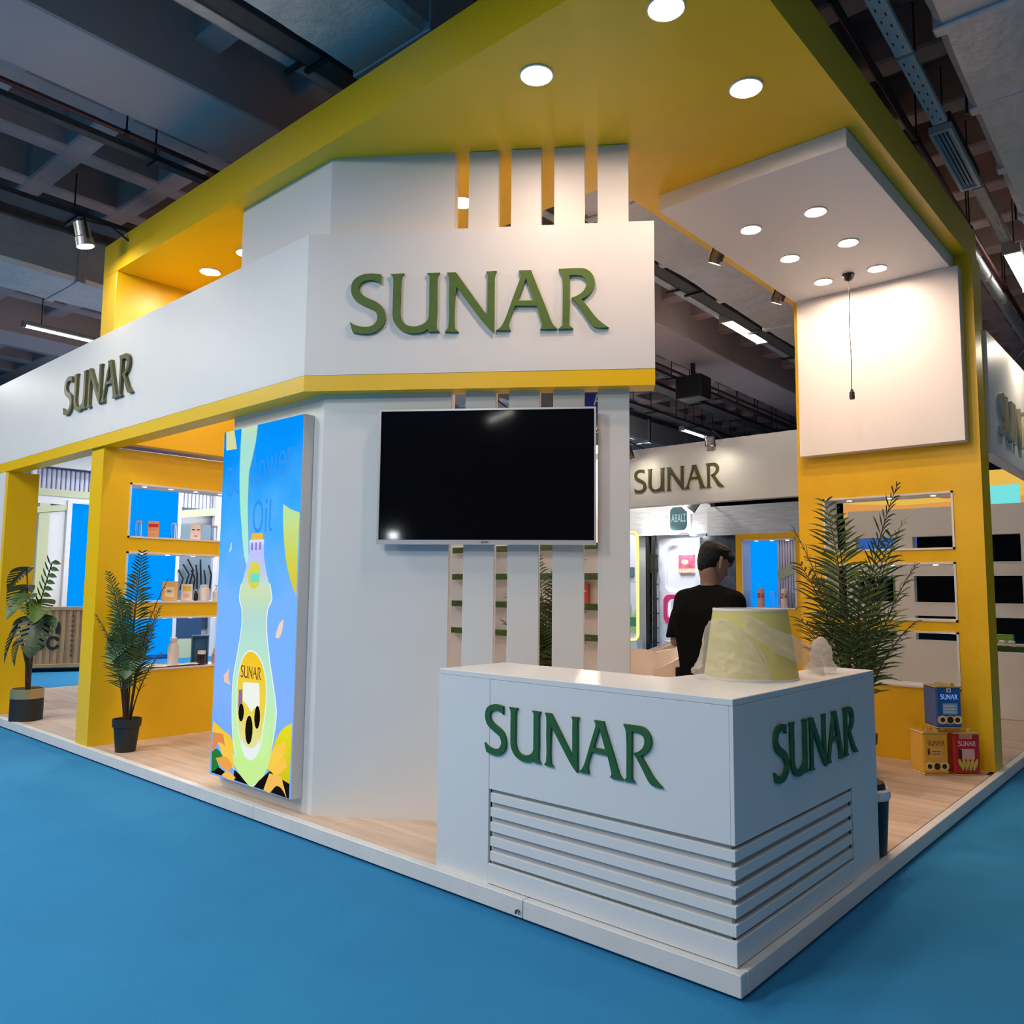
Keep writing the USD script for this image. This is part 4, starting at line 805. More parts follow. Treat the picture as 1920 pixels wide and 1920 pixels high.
def carton(label, loc, rz, w, d_, h, mat, prints=(), name='carton'):
    th = Thing(name, label, 'box', loc, rz)
    th.add('box_body', box(-w / 2, w / 2, -d_ / 2, d_ / 2, 0, h, 0.003), mat, smooth=False)
    th.add('lid_flap', box(-w / 2 + 0.002, w / 2 - 0.002, -d_ / 2 + 0.002, d_ / 2 - 0.002, h, h + 0.003), mat, smooth=False)
    for (x0, x1, z0, z1, m_) in prints: th.add('face_print', flat(rect(x0, x1, z0, z1), -d_ / 2 - 0.0003), m_, smooth=False)
    return th
S1, S2, S3 = SNZ[2][0] + 0.018, SNZ[1][0] + 0.018, SNZ[0][0] + 0.018
NXc = -6.60
tumbler('clear glass tube at the left end of the top left niche', (NXc, 0.435, S1)); tumbler('clear glass tube in the middle of the top left niche', (NXc, 0.80, S1)); tumbler('clear glass tube at the right end of the top left niche', (NXc, 1.235, S1))
carton('orange carton with a red band in the top left niche', (NXc, 0.585, S1), 60, 0.10, 0.05, 0.165, M('carton_orange', (0.80, 0.36, 0.18), 0.5), ((-0.045, 0.045, 0.105, 0.14, M('print_red', (0.65, 0.03, 0.02), 0.5)), (-0.035, 0.035, 0.05, 0.058, M('print_pale2', (0.8, 0.6, 0.4), 0.5))))
carton('white carton with dark printed marks in the top left niche', (NXc, 1.03, S1), 60, 0.105, 0.05, 0.16, M('carton_white', (0.80, 0.70, 0.66), 0.5), ((-0.035, -0.008, 0.10, 0.112, black), (0.012, 0.04, 0.10, 0.112, black), (-0.012, 0.02, 0.035, 0.044, M('print_red', 0))))
carton('framed amber card leaning in the middle left niche', (NXc, 0.785, S2), 52, 0.15, 0.02, 0.195, M('card_amber', (0.80, 0.45, 0.14), 0.5), ((-0.045, 0.045, 0.04, 0.14, M('print_cream', (0.82, 0.68, 0.45), 0.5)), (-0.025, 0.025, 0.085, 0.11, M('print_tan', (0.55, 0.35, 0.15), 0.5))), 'display_card')
carton('white carton with a yellow flower print in the middle left niche', (NXc, 0.965, S2), 60, 0.11, 0.06, 0.17, M('carton_white', 0), ((-0.04, 0.04, 0.10, 0.15, M('print_gold', (0.72, 0.55, 0.08), 0.5)), (-0.03, 0.03, 0.03, 0.07, M('print_peach', (0.82, 0.5, 0.35), 0.5))))
bottle('small_bottle', 'tiny black bottle between two white containers in the middle niche', 'bottle', (NXc, 1.065, S2), [(1e-4, 0), (0.02, 0), (0.02, 0.07), (0.009, 0.085), (0.009, 0.10), (1e-4, 0.10)], black, [(0.011, 0.10), (0.011, 0.118), (1e-4, 0.12)], silver)
bottle('jar', 'squat white jar in the middle left niche', 'jar', (NXc, 1.155, S2), [(1e-4, 0), (0.05, 0), (0.055, 0.01), (0.055, 0.12), (0.04, 0.14), (1e-4, 0.14)], cream, [(0.043, 0.138), (0.043, 0.165), (1e-4, 0.167)], white)
pb = bottle('pump_bottle', 'white pump bottle beside the light box in the middle left niche', 'bottle', (NXc, 1.29, S2), [(1e-4, 0), (0.034, 0), (0.036, 0.09), (0.015, 0.11), (1e-4, 0.11)], cream, [(0.014, 0.11), (0.014, 0.125), (0.005, 0.127), (0.005, 0.155), (1e-4, 0.155)], white)
pb.add('spout', cat(box(-0.012, 0.012, -0.012, 0.05, 0.153, 0.168, 0.004)), white, smooth=False)
bottle('bottle', 'tall white bottle standing in the lowest left niche', 'bottle', (NXc + 0.03, 0.835, S3), [(1e-4, 0), (0.048, 0), (0.052, 0.01), (0.052, 0.20), (0.03, 0.235), (0.03, 0.25), (1e-4, 0.25)], cream, [(0.036, 0.25), (0.036, 0.285), (1e-4, 0.288)], white)
bx = Thing('open_box', 'blue open frame around a dark jar in the lowest left niche', 'box', (NXc, 1.135, S3), 62)
fb = M('frame_blue', (0.05, 0.16, 0.30), 0.4)
bx.add('back_board', box(-0.085, 0.085, 0.03, 0.036, 0, 0.30), fb, smooth=False)
for a in ((-0.085, -0.073, 0, 0.30), (0.073, 0.085, 0, 0.30), (-0.073, 0.073, 0.288, 0.30)): bx.add('frame_bar', box(a[0], a[1], -0.03, 0.03, a[2], a[3]), fb, smooth=False)
bottle('jar', 'dark jar with a white lid in front of the blue frame', 'jar', (NXc + 0.075, 1.12, S3), [(1e-4, 0), (0.036, 0), (0.04, 0.01), (0.04, 0.10), (0.033, 0.11), (1e-4, 0.11)], brownd, [(0.04, 0.108), (0.04, 0.145), (1e-4, 0.147)], cream)
bottle('small_bottle', 'small pink bottle at the right end of the lowest left niche', 'bottle', (NXc, 1.305, S3), [(1e-4, 0), (0.03, 0), (0.03, 0.10), (0.012, 0.12), (1e-4, 0.12)], pinky, [(0.018, 0.118), (0.02, 0.15), (1e-4, 0.17)], cream)
def clothf(U, V):
    q = np.stack([U * 5, V * 4, U * 0], -1); h = 0.028 * meshkit.fbm(q, 4, 21)
    x = NXc - 0.08 + 0.19 * V; y = 0.42 + 0.72 * U + 0.03 * np.sin(V * 7); z = S3 + 0.003 + h * (1 - np.clip((V - 0.85) * 4, 0, 1) * 0.5)
    return np.stack([x, y, z], -1)
clo = Thing('shelf_cloth', 'crumpled white cloth lying on the lowest left niche shelf', 'cloth', (NXc, 0.78, S3), world=True)
clo.add('cloth', sheet(clothf, 60, 16), M('cloth_white', (0.78, 0.74, 0.70), 0.85), smooth=60)

# ------------------------------------------------------------------ arm spotlights
def spot(label, loc, aim, r, L, arm, power, bodymat, col=(1.0, 0.86, 0.66)):
    """a can aimed along 'aim'; arm: points from the can back to what carries it (relative to loc)."""
    th = Thing('arm_spotlight', label, 'spotlight', loc); aim = np.array(aim, float); aim /= np.linalg.norm(aim)
    z = -aim; x = np.cross([0, 1, 0], z); x /= np.linalg.norm(x); y = np.cross(z, x); T4 = np.eye(4); T4[:3, :3] = np.stack([x, y, z], 1)
    def pt(m): m = m.copy(); m.apply_transform(T4); return m
    th.add('can', pt(lathe([(r, 0.0), (r * 1.04, 0.005), (r * 1.04, L * 0.35), (r * 0.9, L * 0.4), (r * 0.9, L), (1e-4, L)], 28)), bodymat)
    th.add('lens', pt(lathe([(1e-4, 0.006), (r * 0.97, 0.004)], 28)), EM('spot_glow_%d_%d' % (int(power), int(col[2] * 100)), col, power))
    th.add('yoke', pt(cat(box(r * 1.05, r * 1.05 + 0.006, -0.012, 0.012, L * 0.25, L * 1.15), box(-r * 1.05 - 0.006, -r * 1.05, -0.012, 0.012, L * 0.25, L * 1.15), box(-r * 1.1, r * 1.1, -0.012, 0.012, L * 1.13, L * 1.17))), blackm, smooth=False)
    th.add('arm', tube([tuple(-aim * L * 1.15)] + [tuple(p) for p in arm], 0.011, 8), blackm)
    return th
alu = M('spot_aluminium', (0.55, 0.52, 0.50), 0.3, metal=0.7)
spot('tall silver spotlight on a black arm at the far left end of the canopy', (-6.20, -0.36, 4.70), (0.05, 0.22, -1), 0.075, 0.22, [(0.04, 0.20, 0.25), (0.05, 0.37, 0.16)], 130, alu)
spot('silver spotlight under the canopy just above the right end of the angled panel', (-1.66, 1.60, 4.36), (-0.1, -0.25, -1), 0.056, 0.11, [(0.0, 0.02, 0.268)], 60, alu, (1.0, 0.80, 0.6))
spot('small brown spotlight on the left edge of the white hood, front one', (-1.72, 3.2, 4.46), (-0.5, 0.1, -1), 0.055, 0.11, [(0.02, 0.0, 0.168)], 60, M('spot_bronze', (0.30, 0.22, 0.14), 0.35, metal=0.6))
spot('small spotlight on the left edge of the white hood, rear one', (-1.72, 4.49, 4.46), (-0.5, 0.1, -1), 0.055, 0.11, [(0.02, 0.0, 0.168)], 60, M('spot_bronze', 0))
spot('left spotlight on an arm above the rear SUNAR letters', (-5.98, 8.36, 3.80), (0.25, 0.35, -1), 0.075, 0.20, [(-0.05, 0.05, 0.32), (0.0, 0.42, 0.24)], 55, M('spot_bronze', 0))
spot('right spotlight on an arm above the rear SUNAR letters', (-4.49, 8.36, 3.80), (-0.1, 0.35, -1), 0.075, 0.22, [(0.0, 0.05, 0.34), (0.0, 0.42, 0.24)], 55, alu)

fl = Thing('floodlight', 'bright floodlight on a tripod in the aisle behind the camera', 'lamp', (0.5, -8.04, 0.0), 200)
fl.add('lamp_head', box(-0.16, 0.16, -0.05, 0.05, 2.35, 2.65, 0.02), black, smooth=False); fl.add('lamp_glass', box(-0.07, 0.07, -0.056, -0.051, 2.46, 2.56), EM('flood_glow', (0.9, 0.95, 1.0), 55), smooth=False)
fl.add('pole', tube([(0, 0, 0.4), (0, 0, 2.36)], 0.018, 10), blackm)
for a in (90, 210, 330): fl.add('leg', tube([(0, 0, 0.75), (0.45 * math.cos(math.radians(a)), 0.45 * math.sin(math.radians(a)), 0.01)], 0.012, 8), blackm)
strip('strip lamp behind the camera mirrored in the television', 3.02, -10.0, -8.8, 5.2, 0.05, power=24)

# ------------------------------------------------------------------ the rear of the stand
rf = Thing('rear_fascia', 'white rear fascia carrying SUNAR letters behind the counter person', 'fascia', (-4.4, 8.83, 3.03), world=True)
rf.add('fascia_board', box(-7.3, -2.62, 8.75, 8.92, 3.03, 4.04, 0.003), white, smooth=False)
rf.add('support_post', box(-7.28, -7.12, 8.77, 8.9, ZP, 3.03), white, smooth=False)
sunar('brownish green SUNAR letters on the white rear fascia', (-6.16, 8.75, 3.255), 0, 1.70, 0.02, green_dk)
sf = Thing('side_fascia', 'white side fascia beyond the yellow niche wall at the right edge', 'fascia', (-0.1, 7.1, 2.9), world=True)
sf.add('fascia_board', box(-0.16, -0.03, 5.16, 9.6, 2.86, 4.0, 0.003), white, smooth=False)
sf.add('end_post', box(-0.16, -0.03, 9.3, 9.6, ZP, 2.86), white, smooth=False)
sunar('SUNAR letters on the far side fascia, cut by the right photo edge', (-0.03, 5.5, 3.07), 90, 1.72, 0.03, M('letter_pale_gold', (0.62, 0.56, 0.38), 0.3, metal=0.3))
spot('black-bracketed spotlight over the far right side fascia', (0.33, 6.55, 4.18), (-0.6, 0.0, -1), 0.085, 0.22, [(0.05, 0, 0.30), (-0.38, 0.0, -0.15)], 160, black)
rw = Thing('rear_window_wall', 'white rear wall with rows of dark square openings', 'wall panel', (-1.6, 8.98, ZP), world=True)
holes = [(x, x + 0.52, z0, z1) for x in (-2.50, -1.74, -0.98) for z0, z1 in ((0.95, 1.30), (1.46, 1.84), (2.0, 2.38))]
rw.add('wall_board', xf(holed(-2.6, -0.2, ZP, 2.76, holes, 0.13), (0, 9.03, 0)), white, smooth=False)
for h in holes: 
    for b_ in ((h[0], h[1], h[2], h[2] + 0.012), (h[0], h[1], h[3] - 0.012, h[3])): rw.add('reveal_board', box(b_[0], b_[1], 8.893, 9.037, b_[2], b_[3]), white, smooth=False)
bn = Thing('colour_banner', 'backlit orange banner with red arc and teal screen above the rear wall', 'banner', (-1.6, 9.6, 2.7), world=True)
bn.add('banner_board', box(-2.9, -0.2, 9.58, 9.64, 2.72, 3.3), EM('banner_orange', srgb(250, 175, 95), 0.75), smooth=False)
bn.add('banner_band', flat(Polygon([(-2.9, 2.95), (-2.0, 2.88), (-0.2, 2.93), (-0.2, 3.3), (-2.9, 3.3)]), 9.578), EM('banner_yellow', srgb(255, 205, 90), 0.8), smooth=False)
bn.add('red_arc', flat(ell(-1.42, 3.04, 0.22, 0.10).intersection(rect(-2, -1, 2.8, 3.02)), 9.576), EM('banner_red', srgb(225, 95, 55), 0.8), smooth=False)
bn.add('teal_screen', box(-1.12, -0.55, 9.55, 9.578, 2.82, 3.08), EM('teal_glow', srgb(120, 225, 225), 1.0), smooth=False)
bn.add('post', box(-2.88, -2.82, 9.58, 9.64, ZP, 2.72), white, smooth=False); bn.add('post', box(-0.30, -0.24, 9.58, 9.64, ZP, 2.72), white, smooth=False)
rc = Thing('rear_counter', 'white side counter topped with moss beyond the yellow niche wall', 'counter', (-0.36, 8.4, ZP), world=True)
rc.add('counter_body', box(-0.68, -0.19, 8.2, 8.75, ZP, 0.90, 0.006), white, smooth=False)
mv = box(-0.66, -0.21, 8.22, 8.40, 0.90, 0.96)
for _ in range(4): mv = mv.subdivide()
v = mv.vertices.copy(); v[:, 2] += (v[:, 2] > 0.92) * 0.03 * (meshkit.fbm(v * 30, 3, 4) - 0.5)
rc.add('moss_strip', tm(v, mv.faces), M('moss', (0.035, 0.075, 0.015), 0.95, var=0.4, vscale=40), label='strip of dark green moss')
rc.add('worktop', box(-0.7, -0.17, 8.41, 8.77, 0.90, 0.925, 0.004), white, smooth=False)
gb = Thing('green_box', 'green box on a ledge in the far right window', 'box', (-0.72, 8.965, 0.962)); gb.add('box_body', box(-0.12, 0.12, -0.05, 0.05, 0, 0.10, 0.004), M('box_green', (0.18, 0.36, 0.05), 0.5), smooth=False); gb.add('lid', box(-0.122, 0.122, -0.052, 0.052, 0.10, 0.115, 0.003), M('box_green', 0), smooth=False)
for i in range(3):
    e = trimesh.creation.icosphere(2, 1.0); e.apply_scale([0.045, 0.03, 0.022]); st = Thing('white_pebble', '%s white pebble in front of the green box in the far right window' % ('left', 'middle', 'right')[i], 'pebble', (-0.82 + 0.10 * i, 8.925, 0.984), group='white pebbles in the far right window'); st.add('stone', e, white, smooth=60)
bl = Thing('blue_screen', 'blue screen glimpsed through palm leaves in the top right niche', 'screen', (-2.75, 11.0, 1.9)); bl.add('panel', box(-0.5, 0.5, -0.03, 0.03, 0.1, 0.85, 0.01), EM('blue_glow', srgb(60, 110, 200), 0.7), smooth=False); bl.add('foot', box(-0.2, 0.2, -0.1, 0.1, -1.9, -1.87), blackm, smooth=False); bl.add('pole', box(-0.03, 0.03, -0.02, 0.02, -1.87, 0.1), blackm, smooth=False)
gp = Thing('green_post', 'bright green post glimpsed through the middle right niche', 'post', (-2.62, 11.2, 0)); gp.add('post_body', box(-0.05, 0.05, -0.05, 0.05, 0.02, 2.3, 0.005), M('post_green', (0.22, 0.42, 0.08), 0.5), smooth=False); gp.add('foot', box(-0.15, 0.15, -0.15, 0.15, 0, 0.02), M('post_green', 0), smooth=False)

# storage cabin behind the slats with moss-edged shelves
sc_ = Thing('storage_cabin', 'white shelf wall with strips of green moss behind the slats', 'wall panel', (-6.3, 6.4, ZP), world=True)
sc_.add('front_wall', box(-8.2, -4.78, 6.18, 6.25, ZP, 3.9), white, smooth=False)
for z in (0.98, 1.40, 1.82, 2.24):
    sc_.add('shelf', box(-8.1, -4.84, 5.98, 6.18, z - 0.03, z, 0.003), white, smooth=False)
    sc_.add('moss_edge', box(-8.1, -4.84, 5.955, 5.98, z - 0.085, z + 0.005, 0.008), M('moss_strip', (0.05, 0.10, 0.02), 0.9, var=0.5, vscale=30), smooth=False)
spot('spotlight aimed at the shelf wall from above the slat gaps', (-6.1, 4.9, 3.95), (-0.1, 0.55, -1), 0.08, 0.2, [(0, 0.1, 0.35), (0.0, 1.3, -0.06)], 330, alu, (1.0, 0.78, 0.58))
spot('spotlight hidden behind the last slat aimed at the armchairs', (-5.0, 6.02, 3.55), (0.55, -0.25, -1), 0.09, 0.2, [(0, 0.02, 0.3), (-0.02, 0.17, 0.25)], 700, alu, (1.0, 0.78, 0.60))
carton('red carton on a moss-edged shelf behind the slats', (-5.32, 6.08, 1.40), 20, 0.22, 0.1, 0.27, M('carton_red', (0.60, 0.07, 0.04), 0.5), ((-0.08, 0.08, 0.16, 0.2, M('print_pale', (0.72, 0.66, 0.58), 0.5)),))

# ------------------------------------------------------------------ armchairs and stool
chair_m = M('chair_cream', (0.80, 0.71, 0.65), 0.5)
def armchair_parts(th):
    n = 41; a = np.radians(np.linspace(-128, 128, n)) + math.pi / 2 * 0
    hh = lambda t_: 0.30 + 0.20 * np.clip((np.cos(t_) + 0.45) / 1.45, 0, 1) ** 0.8
    rings = []
    for r0, zz in ((0.30, 0.30), (0.345, 0.34), (0.36, None), (0.325, None), (0.285, 0.42), (0.27, 0.36)):
        P = []
        for t_ in a:
            top = 0.28 + hh(t_); z = zz if zz else top - (0.0 if r0 > 0.33 else 0.004)
            P.append((r0 * math.sin(t_) * 1.0, -r0 * math.cos(t_) * 0.98 + 0.0, z))
        rings.append(P)
    R_ = np.array(rings); k = len(rings); v = R_.reshape(-1, 3); f = []
    for i in range(k):
        i2 = (i + 1) % k
        for j in range(n - 1): f += [(i * n + j, i * n + j + 1, i2 * n + j + 1), (i * n + j, i2 * n + j + 1, i2 * n + j)]
    for e in (0, n - 1):
        for i in range(1, k - 1): f.append((e, i * n + e, (i + 1) * n + e) if e else (e, (i + 1) * n + e, i * n + e))
    th.add('shell', tm(v, f), chair_m, smooth=50)
    seat = box(-0.275, 0.275, -0.26, 0.30, 0.33, 0.45, 0.05); th.add('seat_cushion', seat, chair_m, smooth=40)
    th.add('seat_base', box(-0.26, 0.26, -0.24, 0.26, 0.29, 0.33, 0.01), chair_m, smooth=False)
    for sx in (-1, 1):
        for sy in (-1, 1): th.add('leg', tube([(sx * 0.2, sy * 0.19, 0.29), (sx * 0.26, sy * 0.25, 0.0)], [0.018, 0.011], 10), chair_m)
a0 = Thing('armchair', 'cream tub armchair nearest the counter, open side turned left', 'armchair', (-3.78, 5.55, ZP), 152, 'cream tub armchairs of the lounge')
armchair_parts(a0)
for lb_n, lc, rz in (('cream tub armchair beside the last slat, facing away', (-4.28, 5.75, ZP), 35), ('cream tub armchair behind the person\'s elbow', (-4.05, 7.55, ZP), 170), ('cream tub armchair farthest left behind the last slat', (-4.62, 6.75, ZP), 120)):
    copy_of(a0, 'armchair', lb_n, 'armchair', lc, rz, 'cream tub armchairs of the lounge')
tb = Thing('side_table', 'small round white lounge table between the armchairs', 'table', (-4.75, 8.0, ZP))
tb.add('tabletop', cyl(0, 0, 0.70, 0.725, 0.34, 36), white); tb.add('column', cyl(0, 0, 0.02, 0.70, 0.035), white); tb.add('foot', cyl(0, 0, 0, 0.02, 0.24, 32), white)
stl = Thing('bar_stool', 'chrome framed bar stool right behind the lampshade', 'stool', (-1.55, 5.0 - 1.35, ZP), 25)
stl.add('seat', box(-0.19, 0.19, -0.18, 0.18, 0.80, 0.86, 0.02), M('stool_leather', (0.45, 0.30, 0.26), 0.4), smooth=40)
stl.add('backrest', xf(box(-0.19, 0.19, -0.02, 0.02, 0.0, 0.26, 0.015), (0, 0.2, 0.90), rx=-8), M('stool_leather', 0), smooth=40)
for sx in (-1, 1):
    for sy in (-1, 1): stl.add('leg', tube([(sx * 0.15, sy * 0.14, 0.80), (sx * 0.22, sy * 0.21, 0.0)], 0.013, 10), chrome)
    stl.add('back_rod', tube([(sx * 0.16, 0.16, 0.84), (sx * 0.16, 0.21, 1.1)], 0.010, 8), chrome)
stl.add('foot_ring', cat([tube([(-0.2, s * 0.19, 0.3), (0.2, s * 0.19, 0.3)], 0.010, 8) for s in (-1, 1)] + [tube([(s * 0.2, -0.19, 0.3), (s * 0.2, 0.19, 0.3)], 0.010, 8) for s in (-1, 1)]), chrome, kind=None)

# ------------------------------------------------------------------ yellow showcase under the rear fascia
ys_ = Thing('display_tower', 'yellow display tower with a lit bottle niche under the rear fascia', 'display case', (-4.0, 9.45, ZP), world=True)
ys_.add('tower_board', xf(holed(-4.56, -3.44, ZP, 2.53, [(-4.45, -3.55, 1.325, 2.435)], 0.30), (0, 9.6, 0)), yellow_d, smooth=False)
liner(ys_, -4.45, -3.55, 9.30, 9.60, 1.325, 2.435, 'y', white)
for q in range(3): ys_.add('shelf_lamp', xf(cyl(0, 0, -0.004, 0.0, 0.03, 16), (-4.25 + q * 0.26, 9.42, 2.416)), glow)
bluep = EM('blue_panel_glow', srgb(0, 150, 255), 1.0)
ys_.add('blue_panel', box(-4.43, -3.98, 9.585, 9.597, 1.345, 2.415), bluep, smooth=False)
lav = M('lavender_white', (0.62, 0.66, 0.86), 0.5)
for i in range(9): ys_.add('ribbed_slat', box(-3.97 + 0.045 * i, -3.935 + 0.045 * i, 9.57, 9.597, 1.345, 2.415, 0.006), lav, smooth=False)
ys_.add('green_brace', xf(box(-0.19, 0.19, -0.01, 0.01, -0.07, 0.07), (-3.77, 9.555, 1.93), ry=-24), M('pale_green', (0.42, 0.55, 0.42), 0.5), smooth=False)
ys_.add('blue_edge', box(-3.44, -3.40, 9.28, 9.34, 1.2, 2.42), EM('edge_blue', srgb(110, 195, 245), 0.9), smooth=False)
for i, x in enumerate((-4.36, -3.985, -3.63)): tumbler('clear glass tube %s in the rear yellow display tower' % ('at the left end', 'in the middle', 'at the right end')[i], (x, 9.42, 1.343), 0.24, 0.045)
for x, wd, mt, lbl in ((-4.19, 'B4', M('print_red', 0), 'tall pink can marked in red in the rear display tower'), (-3.80, '24', M('print_dark_red', (0.35, 0.05, 0.08), 0.5), 'tall cream can marked in dark red in the rear tower')):
    th = bottle('can', lbl, 'can', (x, 9.42, 1.343), [(1e-4, 0), (0.055, 0), (0.055, 0.27), (0.04, 0.30), (1e-4, 0.30)], pinky if wd == 'B4' else cream)
    t_ = text(wd, 0.075, 0.001); t_.apply_translation((-0.05, -0.058, 0.15)); th.add('print', t_, mt, smooth=False)

# ------------------------------------------------------------------ neighbouring stands seen beyond
nb = Thing('neighbour_stand', 'grey neighbouring stand with wood-grain header behind the lounge', 'exhibition stand', (-7.6, 13.3, 0), world=True)
gwood = ramp_mat('grey_wood', [(0.3, (0.34, 0.33, 0.33)), (0.7, (0.50, 0.49, 0.48))], 0.5, 3.0, (1, 1, 8))
nb.add('header', box(-10.5, -6.9, 12.9, 13.1, 2.85, 3.75), gwood, smooth=False)
nb.add('header', box(-6.88, -4.4, 12.7, 12.9, 2.78, 3.4), gwood, smooth=False)
nb.add('dark_panel', box(-7.2, -5.0, 13.1, 13.2, 0.0, 2.8), M('dark_marble', (0.04, 0.045, 0.07), 0.3, var=0.6, vscale=6), smooth=False)
nb.add('white_panel', box(-8.62, -7.2, 13.25, 13.3, 0.0, 2.9), M('cool_white', (0.70, 0.73, 0.82), 0.4), smooth=False)
nb.add('side_panel', box(-10.5, -8.7, 13.2, 13.3, 0.0, 2.85), greywhite, smooth=False)
nb.add('green_panel', box(-8.66, -8.45, 13.1, 13.2, 2.0, 2.45), M('plant_green', (0.06, 0.12, 0.03), 0.7, var=0.5, vscale=14), smooth=False)
for x, z in ((-8.42, 3.01), (-7.83, 2.91), (-7.29, 2.85)): nb.add('header_lamp', xf(cyl(0, 0, -0.03, 0.0, 0.07, 20), (x, 12.82, z - 0.02)), EM('cool_lamp', (0.95, 0.97, 1.0), 60), smooth=40)
rk = Thing('black_rack', 'tall narrow black metal rack left of the white arched cabinet', 'rack', (-8.45, 12.95, 0)); 
for x in (-0.09, 0.09): rk.add('upright', box(x - 0.04, x + 0.04, -0.03, 0.03, 0.0, 2.98), blackm, smooth=False)
for i in range(7): rk.add('rung', box(-0.05, 0.18, -0.02, 0.02, 0.4 + 0.33 * i, 0.425 + 0.33 * i), blackm, smooth=False)
ac = Thing('arched_cabinet', 'white arched display cabinet with a pink framed lower niche', 'display cabinet', (-7.80, 13.1, 0.0))
def roundrect(x0, x1, z0, z1, r): return rect(x0 + r, x1 - r, z0 + r, z1 - r).buffer(r, 8)
wl = M('cabinet_white', (0.74, 0.76, 0.84), 0.35)
ac.add('cabinet_front', xf(flat(rect(-0.55, 0.52, 0.02, 2.78).difference(roundrect(-0.38, 0.40, 1.55, 2.62, 0.2)).difference(roundrect(-0.30, 0.42, 0.95, 1.40, 0.12)), 0, 0.12), (0, 0.12, 0)), wl, smooth=False)
ac.add('cabinet_back', box(-0.55, 0.52, 0.121, 0.14, 0.02, 2.78), wl, smooth=False)
ac.add('pink_frame', flat(roundrect(-0.40, 0.50, 0.85, 1.86 - 0.36, 0.15).difference(roundrect(-0.31, 0.42, 0.945, 1.405, 0.12)), 0.0, 0.04), M('hot_pink', (0.62, 0.03, 0.16), 0.3), smooth=False)
ac.add('niche_lamp', xf(cyl(0, 0, -0.02, 0, 0.10, 20), (0.12, 0.06, 2.61)), EM('cool_lamp', 0, 0), smooth=40)
ac.add('niche_lamp', xf(cyl(0, 0, -0.02, 0, 0.06, 20), (0.05, 0.06, 1.39)), EM('cool_lamp', 0, 0), smooth=40)
ac.add('picture', box(-0.06, 0.38, 0.07, 0.09, 1.98, 2.40), M('picture_pink', (0.65, 0.12, 0.20), 0.4, var=0.5, vscale=9), smooth=False)
ac.add('picture_detail', cat(flat(ell(0.10, 2.24, 0.09, 0.06), 0.069), flat(rect(-0.05, 0.37, 2.0, 2.09), 0.069)), M('picture_cream', (0.75, 0.62, 0.42), 0.5, var=0.3, vscale=20), smooth=False, kind=None)
sg = Thing('round_sign', 'dark teal rounded sign with white rim on the grey header', 'sign', (-7.66, 12.9, 3.20))
sg.add('white_rim', xf(flat(roundrect(-0.27, 0.27, -0.32, 0.32, 0.14), 0, 0.06), (0, 0, 0)), EM('sign_rim_glow', (1, 1, 1), 1.0), smooth=False)
sg.add('teal_face', flat(roundrect(-0.21, 0.21, -0.26, 0.26, 0.11), -0.06, 0.01), M('sign_teal', (0.03, 0.075, 0.08), 0.3), smooth=False)
t_ = text('ABALI', 0.17, 0.002); t_.apply_scale([0.36 / t_.bounds[1][0], 1, 1]); t_.apply_translation((-0.18, -0.071, -0.07)); sg.add('lettering', t_, EM('sign_letter_glow', srgb(190, 225, 230), 0.8), smooth=False)
spot('white floodlight under the rear fascia shining over the grey header', (-6.95, 12.0, 3.28), (-0.5, -0.45, -1), 0.14, 0.25, [(0.1, 0.2, 0.3), (0.2, 0.7, 0.15)], 45, white, (0.95, 0.97, 1.0))
lc_ = Thing('glowing_cabinet', 'tall cabinet with warm glowing rounded edge right of the last slat', 'display cabinet', (-8.85, 12.6, 0.0))
wr = roundrect(-0.36, 0.30, 0.45, 2.95, 0.16)
lc_.add('glow_edge', flat(wr.difference(wr.buffer(-0.05)), 0, 0.05), EM('warm_edge', srgb(255, 220, 130), 1.6), smooth=False)
lc_.add('cabinet_face', xf(flat(wr.buffer(-0.05), 0, 0.03), (0, 0.0, 0)), M('cool_white', 0), smooth=False)
lc_.add('plinth', box(-0.3, 0.25, -0.04, 0.2, 0, 0.45), greywhite, smooth=False)
lc_.add('dispenser', box(-0.02, 0.20, -0.08, -0.031, 1.90, 2.12, 0.03), M('dispenser_blue', (0.10, 0.17, 0.24), 0.3), smooth=False)
lc_.add('panel_line', box(-0.1, 0.24, -0.033, -0.03, 1.78, 1.79), galv, smooth=False)
lc_.add('grass_print', flat(Polygon([(-0.1, 0.62), (0.24, 0.62), (0.24, 1.2), (0.15, 1.0), (0.10, 1.3), (0.02, 1.05), (-0.03, 1.22), (-0.1, 0.95)]), -0.031), M('grass_print', (0.42, 0.58, 0.30), 0.5), smooth=False)
lc_.add('green_card', box(-0.06, 0.23, -0.036, -0.031, 0.78, 0.98), M('card_green', (0.04, 0.25, 0.10), 0.5), smooth=False)
# left neighbour behind the doorway
lf_ = Thing('white_green_stand', 'white neighbouring stand with pale green beams seen through the doorway', 'exhibition stand', (-16.2, 4.4, 0), world=True)
pg_ = M('pale_green_paint', (0.56, 0.62, 0.42), 0.5); lw = M('cold_white', (0.74, 0.77, 0.84), 0.45)
FXp = -16.0
lf_.add('back_wall', box(FXp - 0.5, FXp - 0.4, 1.6, 9.5, 0, 4.4), lw, smooth=False)
lf_.add('top_fascia', box(FXp - 0.1, FXp, 1.6, 9.5, 3.95, 4.5), lw, smooth=False)
for i in range(46): lf_.add('ribbed_slat', box(FXp - 0.3, FXp - 0.22, 2.45 + 0.09 * i, 2.52 + 0.09 * i, 3.36, 3.95, 0.015), lav, smooth=False)
lf_.add('green_beam', box(FXp - 0.12, FXp, 2.45, 3.98, 3.36, 3.50), pg_, smooth=False)
